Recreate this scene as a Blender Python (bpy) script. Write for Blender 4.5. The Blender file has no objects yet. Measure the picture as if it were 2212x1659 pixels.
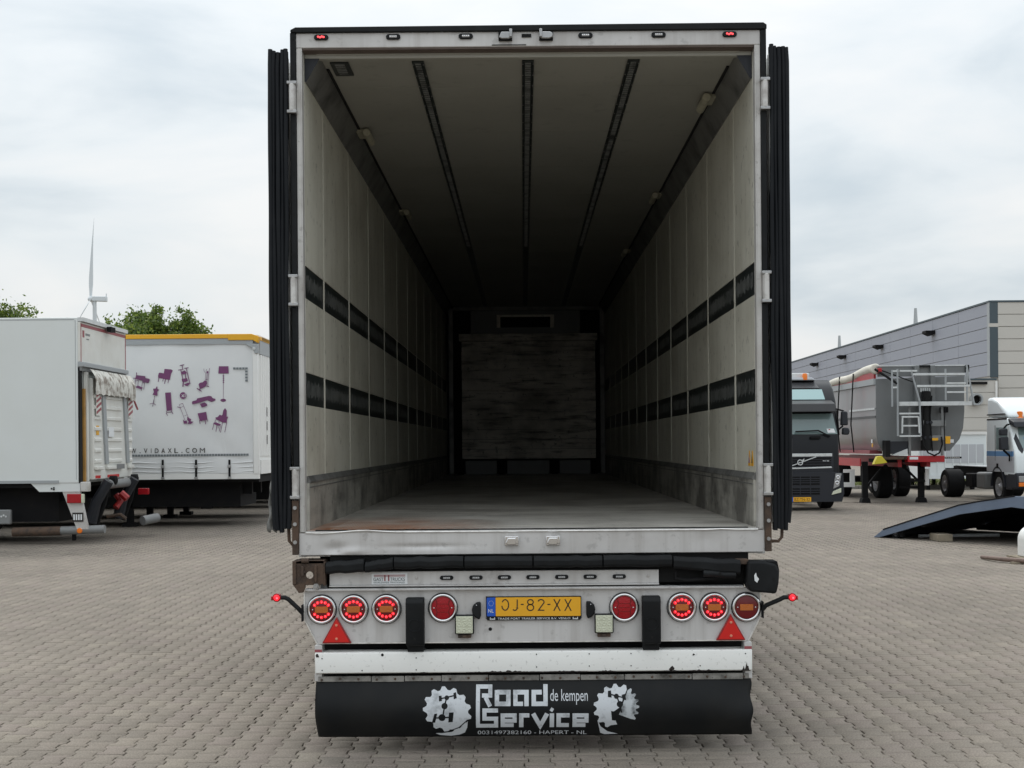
import bpy, bmesh, math, random
import numpy as np
from mathutils import Vector, Matrix
random.seed(7); np.random.seed(7)
C = bpy.context.scene.collection
R = math.radians
# ------------------------------------------------------------------ camera
F = 2760.0; CX, CY = 1131.0, 960.0; ROLL = R(0.45)          # measured on a 2212 px wide view of the photograph
CAM = Vector((-0.042, -7.08, 1.70))
cd = bpy.data.cameras.new('camera'); cam = bpy.data.objects.new('camera', cd); C.objects.link(cam)
cd.sensor_width = 36; cd.lens = 36 * F / 2212
cd.shift_x = (1106 - CX) / 2212; cd.shift_y = (CY - 829.5) / 2212
cd.clip_end = 6000; cd.clip_start = 0.05
cam.location = CAM
cam.rotation_euler = (Matrix.Rotation(R(90), 3, 'X') @ Matrix.Rotation(-ROLL, 3, 'Z')).to_euler()
bpy.context.scene.camera = cam
# ------------------------------------------------------------------ world, sun, exposure
SUN_EL, SUN_AZ = R(52), R(-14)     # sun behind cloud, ahead of the camera
w = bpy.data.worlds.new('World'); bpy.context.scene.world = w; w.use_nodes = True
nt = w.node_tree; N = nt.nodes; L = nt.links; N.clear()
out = N.new('ShaderNodeOutputWorld'); bg = N.new('ShaderNodeBackground'); bg.inputs[1].default_value = 0.1
sky = N.new('ShaderNodeTexSky'); sky.sky_type = 'NISHITA'; sky.sun_disc = False
sky.sun_elevation = SUN_EL; sky.sun_rotation = SUN_AZ; sky.air_density = 1.5; sky.dust_density = 3
tc = N.new('ShaderNodeTexCoord'); mp = N.new('ShaderNodeMapping'); mp.inputs['Scale'].default_value = (1.0, 1.0, 3.4)
mp.inputs['Location'].default_value = (3.1, 0.4, 1.2); mp.inputs['Rotation'].default_value = (0.1, 0.16, 0)
nz = N.new('ShaderNodeTexNoise'); nz.inputs['Scale'].default_value = 2.9; nz.inputs['Detail'].default_value = 7; nz.inputs['Roughness'].default_value = .5
nz.inputs['Distortion'].default_value = .35
rp = N.new('ShaderNodeValToRGB'); e = rp.color_ramp.elements
e[0].position = .37; e[0].color = (5.8, 6.55, 7.15, 1); e[1].position = .62; e[1].color = (8.5, 8.65, 8.75, 1)
m1 = rp.color_ramp.elements.new(.5); m1.color = (7.5, 8.0, 8.35, 1)
sx = N.new('ShaderNodeSeparateXYZ'); mr = N.new('ShaderNodeMapRange')
mr.inputs['From Min'].default_value = 0; mr.inputs['From Max'].default_value = 1
mr.inputs['To Min'].default_value = .86; mr.inputs['To Max'].default_value = 2.0
mul = N.new('ShaderNodeMix'); mul.data_type = 'RGBA'; mul.blend_type = 'MULTIPLY'; mul.inputs[0].default_value = 1
mix = N.new('ShaderNodeMix'); mix.data_type = 'RGBA'; mix.inputs[0].default_value = .93
L.new(tc.outputs['Generated'], mp.inputs[0]); L.new(mp.outputs[0], nz.inputs['Vector']); L.new(nz.outputs[0], rp.inputs[0])
L.new(tc.outputs['Generated'], sx.inputs[0]); sq = N.new('ShaderNodeMath'); sq.operation = 'POWER'; sq.inputs[1].default_value = 1.7; ab = N.new('ShaderNodeMath'); ab.operation = 'MAXIMUM'; ab.inputs[1].default_value = 0
L.new(sx.outputs[2], ab.inputs[0]); L.new(ab.outputs[0], sq.inputs[0]); L.new(sq.outputs[0], mr.inputs[0])
L.new(rp.outputs[0], mul.inputs[6]); L.new(mr.outputs[0], mul.inputs[7])
L.new(sky.outputs[0], mix.inputs[6]); L.new(mul.outputs[2], mix.inputs[7]); L.new(mix.outputs[2], bg.inputs[0]); L.new(bg.outputs[0], out.inputs[0])
sd = bpy.data.lights.new('sun', 'SUN'); sd.energy = 1.1; sd.angle = R(28); sd.color = (1, .96, .9)
so = bpy.data.objects.new('sun', sd); C.objects.link(so); so.location = (0, 0, 30)
sdir = Vector((math.sin(SUN_AZ) * math.cos(SUN_EL), math.cos(SUN_AZ) * math.cos(SUN_EL), math.sin(SUN_EL)))
so.rotation_euler = sdir.to_track_quat('Z', 'Y').to_euler()
S = bpy.context.scene
S.view_settings.view_transform = 'Standard'; S.view_settings.look = 'None'; S.view_settings.exposure = 0.22; S.view_settings.gamma = 1
S.view_settings.use_curve_mapping = False
S.render.engine = 'CYCLES'
S.cycles.use_denoising = True; S.cycles.max_bounces = 7; S.cycles.diffuse_bounces = 3; S.cycles.sample_clamp_indirect = 6

def W(px, py, Z):                     # photo point (2212 px wide view) at distance Z from the camera -> place in the yard
    u, v = px - CX, CY - py
    uu = u * math.cos(ROLL) + v * math.sin(ROLL); vv = -u * math.sin(ROLL) + v * math.cos(ROLL)
    return (CAM.x + uu / F * Z, CAM.y + Z, CAM.z + vv / F * Z)
def XZ(px, py, Z=7.08):
    p = W(px, py, Z); return p[0], p[2]
YD = CAM.y                            # world Y of distance 0

# ------------------------------------------------------------------ materials
def nn(nt, t, **k):
    n = nt.nodes.new(t)
    for a, b in k.items(): n.inputs[a.replace('_', ' ')].default_value = b
    return n
def M(name, col, rough=.6, metal=0, var=.0, vs=3, dirt=None, streak=0, sscale=(14, 14, .7), spots=0, bump=0, bs=60, em=None, es=0, spec=.5, coat=0, thr=(.45, .7)):
    m = bpy.data.materials.new(name); m.use_nodes = True; nt = m.node_tree; b = nt.nodes['Principled BSDF']; L = nt.links
    b.inputs['Roughness'].default_value = rough; b.inputs['Metallic'].default_value = metal
    b.inputs['Specular IOR Level'].default_value = spec; b.inputs['Coat Weight'].default_value = coat
    dirt = dirt or tuple(c * .45 for c in col)
    cur = None
    tcn_ = nn(nt, 'ShaderNodeTexCoord'); oin = nn(nt, 'ShaderNodeObjectInfo'); tc = nt.nodes.new('ShaderNodeVectorMath'); tc.operation = 'ADD'; L.new(tcn_.outputs['Object'], tc.inputs[0]); L.new(oin.outputs['Location'], tc.inputs[1])
    def lay(cur, fac, c2, amt):
        mx = nt.nodes.new('ShaderNodeMix'); mx.data_type = 'RGBA'
        mu = nt.nodes.new('ShaderNodeMath'); mu.operation = 'MULTIPLY'; mu.inputs[1].default_value = amt
        L.new(fac, mu.inputs[0]); L.new(mu.outputs[0], mx.inputs[0])
        if cur is None: mx.inputs[6].default_value = (*col, 1)
        else: L.new(cur, mx.inputs[6])
        mx.inputs[7].default_value = (*c2, 1)
        return mx.outputs[2]
    def noise(scale, mapsc, lo, hi, det=5):
        n = nn(nt, 'ShaderNodeTexNoise', Scale=scale, Detail=det, Roughness=.6)
        if mapsc:
            mp = nn(nt, 'ShaderNodeMapping'); mp.inputs['Scale'].default_value = mapsc
            L.new(tc.outputs[0], mp.inputs[0]); L.new(mp.outputs[0], n.inputs['Vector'])
        else: L.new(tc.outputs[0], n.inputs['Vector'])
        r = nn(nt, 'ShaderNodeMapRange'); r.inputs['From Min'].default_value = lo; r.inputs['From Max'].default_value = hi
        L.new(n.outputs[0], r.inputs[0]); return r.outputs[0], n
    if var: cur = lay(cur, noise(vs, None, *thr)[0], dirt, var)
    if streak: cur = lay(cur, noise(1, sscale, .5, .72)[0], dirt, streak)
    if spots: cur = lay(cur, noise(vs * 7, None, .6, .68)[0], tuple(c * .35 for c in dirt), spots)
    if cur is None: b.inputs['Base Color'].default_value = (*col, 1)
    else: L.new(cur, b.inputs['Base Color'])
    if bump:
        f, n = noise(bs, None, 0, 1); bp = nn(nt, 'ShaderNodeBump'); bp.inputs['Strength'].default_value = bump; bp.inputs['Distance'].default_value = .01
        L.new(f, bp.inputs['Height']); L.new(bp.outputs[0], b.inputs['Normal'])
    if em: b.inputs['Emission Color'].default_value = (*em, 1); b.inputs['Emission Strength'].default_value = es
    return m
m_alu = M('worn_white_panel', (.60, .59, .58), .42, .12, var=.45, vs=2.2, dirt=(.36, .34, .32), streak=.5, spots=.25, bump=.12, bs=5)
m_frame = M('worn_frame', (.56, .55, .53), .45, .15, var=.5, vs=4, dirt=(.28, .25, .22), streak=.4, spots=.3)
m_white = M('white_paint', (.78, .78, .76), .4, var=.12, vs=1.5, dirt=(.55, .55, .52))
m_bump = M('chipped_white_paint', (.80, .80, .77), .4, var=.05, vs=6, dirt=(.55, .52, .46), spots=.35)
m_hinge = M('scuffed_white_hinge', (.62, .61, .59), .4, .2, var=.6, vs=14, dirt=(.25, .22, .2))
m_roofw = M('box_body_white', (.68, .71, .70), .45, var=.18, vs=.5, dirt=(.50, .50, .44))
m_black = M('black_rubber', (.010, .011, .012), .55, var=.35, vs=6, dirt=(.024, .026, .028), spec=.18)
m_seal = M('door_seal_rubber', (.007, .0085, .011), .5, var=.3, vs=8, dirt=(.018, .020, .022), spec=.2)
m_flap = M('flap_rubber', (.008, .009, .010), .5, var=.6, vs=3, dirt=(.019, .0185, .017), spec=.2, spots=.2)
m_dark = M('dark_chassis', (.008, .008, .009), .8, var=.4, vs=4, dirt=(.018, .016, .014), spec=.2)
m_void = M('black_inside', (.004, .004, .004), .9)
m_grey = M('grey_paint', (.20, .205, .205), .5, var=.3, vs=2)
m_rust = M('rusty_steel', (.10, .065, .045), .85, .1, var=.8, vs=14, dirt=(.035, .03, .028), bump=.4, bs=90)
m_steel = M('bare_steel', (.42, .42, .42), .35, .8, var=.4, vs=15, dirt=(.2, .19, .18))
m_chrome = M('chrome', (.75, .75, .76), .12, 1)
m_redlens = M('red_lens', (.14, .003, .005), .2, spots=0, coat=.2)
m_redlens2 = M('dull_red_lens', (.36, .006, .012), .25, coat=.15, spec=.3, bump=.4, bs=120)
m_amber = M('amber_lens', (.55, .13, .004), .25, bump=.6, bs=260, coat=.5)
m_led = M('lit_red_led', (.6, .01, .02), .3, em=(1, .018, .03), es=1.15)
m_ledhot = M('lit_led_core', (.9, .1, .12), .3, em=(1, .12, .16), es=1.3)
m_mkled = M('lit_marker_led', (.8, .02, .03), .3, em=(1, .10, .11), es=1.3)
m_tri = M('red_reflector', (.62, .012, .008), .3)
m_tri2 = M('red_reflector_rim', (.30, .008, .008), .4)
m_plate = M('yellow_plate', (.80, .40, .012), .45, var=.12, vs=10, dirt=(.6, .3, .02))
m_blue = M('blue_plate_band', (.01, .09, .50), .4)
m_ink = M('dark_ink', (.02, .015, .012), .6)
m_wink = M('white_ink', (.75, .77, .78), .6)
m_print = M('worn_white_print', (.60, .63, .66), .55, var=.7, vs=9, dirt=(.06, .065, .07), thr=(.54, .74), spots=.25)
m_print2 = M('badly_worn_print', (.48, .51, .53), .55, var=1, vs=7.5, dirt=(.022, .025, .027), thr=(.46, .6))
m_lampglass = M('milky_lamp', (.62, .64, .50), .35, var=.3, vs=40, dirt=(.4, .42, .3), bump=.5, bs=120)
m_wall = M('grp_wall', (.64, .625, .54), .5, var=.6, vs=2.2, dirt=(.44, .42, .345), streak=.55, sscale=(7, 7, .7), spots=.45, bump=.1, bs=4)
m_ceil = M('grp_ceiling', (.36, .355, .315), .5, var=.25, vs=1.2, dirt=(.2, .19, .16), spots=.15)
m_kick = M('scuffed_kick_plate', (.50, .485, .435), .42, .25, var=.72, vs=3.0, dirt=(.06, .056, .05), streak=.4, sscale=(1.5, 1.5, 12), spots=.6, bump=.3, bs=18, thr=(.40, .62))
m_cove = M('stained_aluminium', (.22, .22, .21), .5, .3, var=.8, vs=4, dirt=(.05, .05, .05), bump=.3, bs=12)
m_track = M('black_lashing_track', (.022, .028, .027), .4, .3, var=.5, vs=14, dirt=(.06, .065, .062))
m_rib = M('track_rib', (.30, .31, .30), .4, .4, var=.9, vs=9, dirt=(.03, .03, .03))
m_wood = M('dirty_plywood', (.80, .75, .67), .8, var=.55, vs=2.0, dirt=(.09, .08, .07), streak=.9, sscale=(2.2, 5, 17), spots=.5, thr=(.42, .68))
m_timber = M('weathered_timber', (.27, .23, .17), .85, var=.5, vs=9, bump=.3)
m_tyre = M('tyre_rubber', (.009, .009, .010), .8, var=.3, vs=9, dirt=(.02, .019, .018), spec=.2)
m_rim = M('wheel_rim', (.35, .35, .36), .45, .5, var=.5, vs=12)
m_glass = M('windscreen_glass', (.16, .22, .22), .07, 0, spec=.8)  # teal base colour stands in for the sky reflected in the glass
m_glass2 = M('skylight_glass', (.30, .46, .46), .07, 0, spec=.8)
m_truckblk = M('black_truck_paint', (.005, .0055, .008), .3, spec=.35)
m_truckgry = M('dark_grey_truck_paint', (.055, .055, .058), .4, var=.2, spec=.3)
m_trim = M('dark_plastic', (.020, .022, .028), .5, spec=.35)
m_tipper = M('tipper_grey', (.16, .168, .17), .38, var=.25, vs=1.4, dirt=(.10, .10, .10))
m_tipside = M('tipper_side_reflections', (.24, .235, .24), .3, var=.5, vs=.8, dirt=(.30, .16, .17), streak=.2)  # dirt colour here paints pinkish reflections onto the grey side
m_redp = M('red_chassis_paint', (.42, .008, .014), .4, var=.3, vs=3)
m_yel = M('yellow_paint', (.75, .38, .01), .45)
m_lemon = M('lemon_yellow_paint', (.62, .52, .03), .5)
m_orange = M('orange_beacon', (.8, .19, .01), .3)
m_galv = M('galvanised_rail', (.62, .64, .64), .4, .25, var=.3, vs=8)
m_tarp = M('cream_tarpaulin', (.66, .63, .55), .7, var=.4, vs=2.5, dirt=(.42, .38, .31), bump=.4, bs=4)
m_ramp = M('blue_grey_ramp_paint', (.15, .19, .26), .5, var=.4, vs=1.5, dirt=(.09, .12, .17), spots=.2)
m_curtain = M('curtain_fabric', (.72, .73, .73), .55, var=.25, vs=1.3, dirt=(.55, .57, .58), bump=.25, bs=2.2)
m_purple = M('purple_print', (.17, .045, .14), .6, var=.4, vs=2, dirt=(.12, .06, .11))
m_sq = M('grey_print', (.16, .18, .19), .6)
m_maroon = M('maroon_trim', (.30, .07, .08), .5)
m_rail = M('grey_rail', (.34, .36, .37), .5)
m_lift = M('tail_lift_white', (.70, .70, .66), .45, var=.3, vs=2.5, dirt=(.5, .47, .4))
m_gunk = M('tattered_canvas', (.66, .65, .60), .8, var=.85, vs=6, dirt=(.16, .12, .09), streak=.7, sscale=(9, 9, 2.5), spots=.6, thr=(.47, .62), bump=.5, bs=14)
m_amb2 = M('ochre_strip', (.42, .22, .05), .6, var=.5, vs=6)
m_cream = M('cream_cladding', (.55, .53, .49), .6, var=.1, vs=.2)
m_clad = M('grey_cladding', (.30, .315, .36), .55, var=.3, vs=.12, dirt=(.25, .26, .31))
m_slate = M('slate_trim', (.06, .085, .10), .5)
m_turb = M('turbine_hazy_white', (.62, .66, .68), .5)  # pale tone carries the distance haze
m_ivw = M('pale_blue_white_paint', (.74, .79, .80), .3, coat=.3)
m_silv = M('silver_paint', (.50, .52, .55), .35, .2)
m_sblue = M('blue_stripe', (.10, .25, .48), .4)
m_conc = M('kerb_concrete', (.22, .21, .19), .9, var=.4, vs=2)
m_soil = M('dry_verge', (.26, .22, .15), .95, var=.6, vs=.6, dirt=(.14, .17, .06))
m_fabric = M('grey_rag', (.20, .20, .19), .9, var=.6, vs=14, dirt=(.08, .08, .08))

# ------------------------------------------------------------------ mesh builder
class MB:
    def __init__(s): s.v = []; s.f = []; s.m = []; s.mi = 0
    def add(s, vs, fs):
        n = len(s.v); s.v += [tuple(v) for v in vs]; s.f += [tuple(i + n for i in f) for f in fs]; s.m += [s.mi] * len(fs); return s
    def box(s, x0, x1, y0, y1, z0, z1):
        if x0 > x1: x0, x1 = x1, x0
        if z0 > z1: z0, z1 = z1, z0
        return s.add([(x0, y0, z0), (x1, y0, z0), (x1, y1, z0), (x0, y1, z0), (x0, y0, z1), (x1, y0, z1), (x1, y1, z1), (x0, y1, z1)],
              [(0, 3, 2, 1), (4, 5, 6, 7), (0, 1, 5, 4), (1, 2, 6, 5), (2, 3, 7, 6), (3, 0, 4, 7)])
    def prism(s, poly, ax, a, b):
        def P(p, t): return (t, p[0], p[1]) if ax == 'x' else (p[0], t, p[1]) if ax == 'y' else (p[0], p[1], t)
        n = len(poly); vs = [P(p, a) for p in poly] + [P(p, b) for p in poly]
        return s.add(vs, [tuple(range(n)), tuple(range(2 * n - 1, n - 1, -1))] + [(i, i + n, (i + 1) % n + n, (i + 1) % n) for i in range(n)])
    def lathe(s, c, prof, ax='y', seg=20, caps=True):        # prof: (radius, offset along axis)
        vs = []; fs = []
        for r, h in prof:
            for k in range(seg):
                a = 2 * math.pi * k / seg; p, q = r * math.cos(a), r * math.sin(a)
                vs.append((c[0] + h, c[1] + p, c[2] + q) if ax == 'x' else (c[0] + p, c[1] + h, c[2] + q) if ax == 'y' else (c[0] + p, c[1] + q, c[2] + h))
        for i in range(len(prof) - 1):
            for k in range(seg):
                k2 = (k + 1) % seg; fs.append((i * seg + k, i * seg + k2, (i + 1) * seg + k2, (i + 1) * seg + k))
        if caps and prof[0][0] > 1e-6: fs.append(tuple(range(seg)))
        if caps and prof[-1][0] > 1e-6: fs.append(tuple((len(prof) - 1) * seg + k for k in range(seg)))
        return s.add(vs, fs)
    def cyl(s, c, r, h0, h1, ax='y', seg=16): return s.lathe(c, [(r, h0), (r, h1)], ax, seg)
    def tube(s, pts, r, seg=8, r2=None, flat=1.0):
        pts = [Vector(p) for p in pts]; n = len(pts); vs = []; fs = []; up = None
        for i, p in enumerate(pts):
            d = (pts[min(i + 1, n - 1)] - pts[max(i - 1, 0)]).normalized()
            if up is None: up = Vector((0, 0, 1)) if abs(d.z) < .9 else Vector((0, 1, 0))
            a = d.cross(up).normalized(); b = a.cross(d).normalized(); up = b
            rr = r if r2 is None else r + (r2 - r) * i / (n - 1)
            for k in range(seg):
                t = 2 * math.pi * k / seg; vs.append(p + a * rr * math.cos(t) + b * rr * flat * math.sin(t))
        for i in range(n - 1):
            for k in range(seg):
                k2 = (k + 1) % seg; fs.append((i * seg + k, i * seg + k2, (i + 1) * seg + k2, (i + 1) * seg + k))
        fs += [tuple(range(seg)), tuple((n - 1) * seg + k for k in range(seg))]
        return s.add(vs, fs)
    def beam(s, p, q, w, h):                      # box along a line; w sideways, h upwards
        p, q = Vector(p), Vector(q); d = (q - p).normalized(); up = Vector((0, 0, 1)) if abs(d.z) < .95 else Vector((0, 1, 0))
        a = d.cross(up).normalized() * w / 2; b = a.cross(d).normalized() * h / 2
        return s.add([p - a - b, p + a - b, p + a + b, p - a + b, q - a - b, q + a - b, q + a + b, q - a + b],
                     [(0, 1, 2, 3), (7, 6, 5, 4), (0, 4, 5, 1), (1, 5, 6, 2), (2, 6, 7, 3), (3, 7, 4, 0)])
    def build(s, name, mats, parent=None, bevel=0, o=None, smooth=32, kind=None, segs=2):
        if not isinstance(mats, (list, tuple)): mats = [mats]
        me = bpy.data.meshes.new(name)
        if o is None: o = WL[parent] if parent is not None else Vector((0, 0, 0))
        o = Vector(o)
        me.from_pydata([tuple(Vector(v) - o) for v in s.v], [], s.f)
        for m in mats: me.materials.append(m)
        if len(mats) > 1: me.polygons.foreach_set('material_index', s.m)
        bm = bmesh.new(); bm.from_mesh(me); bmesh.ops.recalc_face_normals(bm, faces=bm.faces); bm.to_mesh(me); bm.free()
        if smooth: me.shade_smooth(); me.set_sharp_from_angle(angle=R(smooth))
        ob = bpy.data.objects.new(name, me); C.objects.link(ob)
        link(ob, parent, o)
        if bevel:
            b = ob.modifiers.new('bevel', 'BEVEL'); b.width = bevel; b.segments = segs; b.limit_method = 'ANGLE'; b.angle_limit = R(40)
        if kind: ob['kind'] = kind
        return ob
WL = {}
def link(ob, parent, o):
    o = Vector(o); ob.location = o - (WL[parent] if parent is not None else Vector((0, 0, 0)))
    if parent is not None: ob.parent = parent
    WL[ob] = o
def thing(name, label, cat, loc=(0, 0, 0), group=None):
    o = bpy.data.objects.new(name, None); C.objects.link(o); o.empty_display_size = .2; link(o, None, loc)
    o['label'] = label; o['category'] = cat
    if group: o['group'] = group
    return o
def tag(o, label, cat, group=None):
    o['label'] = label; o['category'] = cat
    if group: o['group'] = group
    return o
def inst(src, parent, o):                        # copy of a part with its sub-parts
    c = src.copy(); C.objects.link(c); link(c, parent, o)
    for ch in list(src.children):
        g = ch.copy(); C.objects.link(g); g.parent = c; WL[g] = WL[ch] - WL[src] + Vector(o)
    return c
def dup(root, loc, label):
    r = root.copy(); C.objects.link(r); r.location = loc; r['label'] = label; WL[r] = Vector(loc)
    for ch in list(root.children):
        c = ch.copy(); C.objects.link(c); c.parent = r
        for g in list(ch.children):
            d = g.copy(); C.objects.link(d); d.parent = c
    return r
def box(name, m, parent, x0, x1, y0, y1, z0, z1, bevel=0, kind=None):
    c = Vector(((x0 + x1) / 2, (y0 + y1) / 2, (z0 + z1) / 2)); return MB().box(x0, x1, y0, y1, z0, z1).build(name, m, parent, bevel, o=c, kind=kind)
BOLD = [0.0]
def textmesh(body):
    cu = bpy.data.curves.new('t', 'FONT'); cu.body = body; cu.resolution_u = 3; cu.offset = BOLD[0]
    ob = bpy.data.objects.new('t', cu); C.objects.link(ob); dg = bpy.context.evaluated_depsgraph_get()
    me = bpy.data.meshes.new_from_object(ob.evaluated_get(dg)); vs = [v.co.copy() for v in me.vertices]; fs = [tuple(p.vertices) for p in me.polygons]
    bpy.data.objects.remove(ob); bpy.data.curves.remove(cu); bpy.data.meshes.remove(me); return vs, fs
def text(mb, body, x0, x1, z0, z1, y):           # lettering fitted to a rectangle that faces the camera side (-Y)
    vs, fs = textmesh(body); xs = [v.x for v in vs]; ys = [v.y for v in vs]
    a, b, c, d = min(xs), max(xs), min(ys), max(ys)
    return mb.add([(x0 + (v.x - a) / (b - a) * (x1 - x0), y, z0 + (v.y - c) / (d - c) * (z1 - z0)) for v in vs], fs)
def stroke(pts, w):                              # centre line -> mitred quads in 2-D
    pts = [Vector(p).to_2d() if len(p) > 2 else Vector(p) for p in pts]; L_, R_ = [], []
    for i, p in enumerate(pts):
        d0 = (p - pts[i - 1]).normalized() if i else None; d1 = (pts[i + 1] - p).normalized() if i < len(pts) - 1 else None
        d0 = d0 or d1; d1 = d1 or d0
        n0 = Vector((-d0.y, d0.x)); n1 = Vector((-d1.y, d1.x)); n = (n0 + n1)
        n = n.normalized() if n.length > 1e-6 else n0
        k = w / 2 / max(.35, n.dot(n0)); L_.append(p + n * k); R_.append(p - n * k)
    return [[L_[i], L_[i + 1], R_[i + 1], R_[i]] for i in range(len(pts) - 1)]

# ------------------------------------------------------------------ ground: interlocking pavers
def paver_material():
    m = bpy.data.materials.new('concrete_paver'); m.use_nodes = True; nt = m.node_tree; L = nt.links; b = nt.nodes['Principled BSDF']
    g = nn(nt, 'ShaderNodeNewGeometry'); oi = nn(nt, 'ShaderNodeObjectInfo')
    ad = nn(nt, 'ShaderNodeMath'); ad.operation = 'ADD'; fr = nn(nt, 'ShaderNodeMath'); fr.operation = 'FRACT'
    L.new(g.outputs['Random Per Island'], ad.inputs[0]); L.new(oi.outputs['Random'], ad.inputs[1]); L.new(ad.outputs[0], fr.inputs[0])
    r = nn(nt, 'ShaderNodeValToRGB'); e = r.color_ramp.elements
    e[0].position = 0; e[0].color = (.196, .172, .144, 1); e[1].position = 1; e[1].color = (.240, .211, .173, 1)
    k = e.new(.45); k.color = (.216, .189, .157, 1); k = e.new(.75); k.color = (.218, .186, .160, 1)
    L.new(fr.outputs[0], r.inputs[0])
    n1 = nn(nt, 'ShaderNodeTexNoise', Scale=95, Detail=4, Roughness=.75); n2 = nn(nt, 'ShaderNodeTexNoise', Scale=.55, Detail=4, Roughness=.6)
    L.new(g.outputs['Position'], n1.inputs['Vector']); L.new(g.outputs['Position'], n2.inputs['Vector'])
    a = nn(nt, 'ShaderNodeMapRange'); a.inputs['From Min'].default_value = .3; a.inputs['From Max'].default_value = .7; a.inputs['To Min'].default_value = .58; a.inputs['To Max'].default_value = 1.44
    c = nn(nt, 'ShaderNodeMapRange'); c.inputs['From Min'].default_value = .3; c.inputs['From Max'].default_value = .7; c.inputs['To Min'].default_value = .86; c.inputs['To Max'].default_value = 1.12
    L.new(n1.outputs[0], a.inputs[0]); L.new(n2.outputs[0], c.inputs[0])
    mu = nn(nt, 'ShaderNodeMath'); mu.operation = 'MULTIPLY'; L.new(a.outputs[0], mu.inputs[0]); L.new(c.outputs[0], mu.inputs[1])
    v = nn(nt, 'ShaderNodeVectorMath'); v.operation = 'SCALE'; L.new(r.outputs[0], v.inputs[0]); L.new(mu.outputs[0], v.inputs['Scale'])
    L.new(v.outputs[0], b.inputs['Base Color']); b.inputs['Roughness'].default_value = .9; b.inputs['Specular IOR Level'].default_value = .25
    bp = nn(nt, 'ShaderNodeBump'); bp.inputs['Strength'].default_value = .3; bp.inputs['Distance'].default_value = .003
    L.new(n1.outputs[0], bp.inputs['Height']); L.new(bp.outputs[0], b.inputs['Normal'])
    return m
m_pav = paver_material()
m_joint = M('joint_sand', (.045, .038, .030), .95, var=.6, vs=3, dirt=(.03, .027, .022))
m_far = M('far_paving', (.236, .208, .173), .9, var=.3, vs=.35, dirt=(.190, .167, .140), spots=.15, spec=.25)
nt = m_far.node_tree; b = nt.nodes['Principled BSDF']; lk = b.inputs['Base Color'].links[0].from_socket
gp_ = nn(nt, 'ShaderNodeNewGeometry'); mpf = nn(nt, 'ShaderNodeMapping'); mpf.inputs['Rotation'].default_value = (0, 0, R(90)); nt.links.new(gp_.outputs['Position'], mpf.inputs[0])
brk = nt.nodes.new('ShaderNodeTexBrick'); brk.inputs['Scale'].default_value = 1; brk.inputs['Brick Width'].default_value = .2; brk.inputs['Row Height'].default_value = .14; brk.inputs['Mortar Size'].default_value = .003
brk.inputs['Color1'].default_value = (1, 1, 1, 1); brk.inputs['Color2'].default_value = (.92, .92, .92, 1); brk.inputs['Mortar'].default_value = (.35, .35, .35, 1); nt.links.new(mpf.outputs[0], brk.inputs['Vector'])
mf = nt.nodes.new('ShaderNodeMix'); mf.data_type = 'RGBA'; mf.blend_type = 'MULTIPLY'; mf.inputs[0].default_value = 1; nt.links.new(lk, mf.inputs[6]); nt.links.new(brk.outputs[0], mf.inputs[7]); nt.links.new(mf.outputs[2], b.inputs['Base Color'])
ZF = 36.0                                         # pavers are laid one by one out to this distance
hw = lambda Z: .44 * Z + 3.0
bed = MB(); bed.add([(-hw(4.2) - 3, YD + 2, -.014), (hw(4.2) + 3, YD + 2, -.014), (hw(ZF) + 4, YD + ZF + 4, -.014), (-hw(ZF) - 4, YD + ZF + 4, -.014)], [(0, 1, 2, 3)])
bed.build('paving_bed', m_joint, smooth=0)['kind'] = 'structure'
fs = MB(); B = 2500; n0, n1_, z_ = YD + 4.34, YD + ZF, -.001
fs.add([(-B, -B, z_), (B, -B, z_), (B, n0, z_), (-B, n0, z_), (-hw(4.2), n0, z_), (hw(4.2), n0, z_), (hw(ZF), n1_, z_), (-hw(ZF), n1_, z_), (B, n1_, z_), (-B, n1_, z_), (B, B, z_), (-B, B, z_)],
       [(0, 1, 2, 5, 4, 3), (5, 2, 8, 6), (3, 4, 7, 9), (9, 7, 6, 8, 10, 11)])
ground = fs.build('ground', m_far, smooth=0); ground['kind'] = 'structure'
prof = [(.0, -.1), (.079, -.1), (.0815, -.064), (.0595, -.036), (.0575, .036 - .0), (.079, .064), (.0815, .1)]
half = [(.0788, -.0973), (.0792, -.058), (.0558, -.038), (.0558, .038), (.0792, .058), (.0788, .0973)]
outl = half + [(-x, y) for x, y in reversed(half)]
outl = np.array(outl)
inner = outl.copy(); inner[:, 0] -= np.sign(inner[:, 0]) * .0035; inner[:, 1] -= np.sign(inner[:, 1]) * .002
pos = []
ni = int(hw(ZF) / .14) + 1
for i in range(-ni, ni + 1):
    x = i * .14 + .03
    for j in range(-16, int((YD + ZF) / .2)):
        y = j * .2 + (.1 if i % 2 else 0)
        if abs(x) < hw(y - YD) - .1 and y - YD > 4.44 and y < n1_ - .09: pos.append((x, y))
pos = np.array(pos); Zd = pos[:, 1] - YD
vis = np.where((Zd > 6.62) & (np.abs(pos[:, 0] - CAM.x) < .415 * Zd))[0]
near = vis[np.argsort(Zd[vis])][:300]; nearset = set(near.tolist())
rest = np.array([k for k in range(len(pos)) if k not in nearset])
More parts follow.
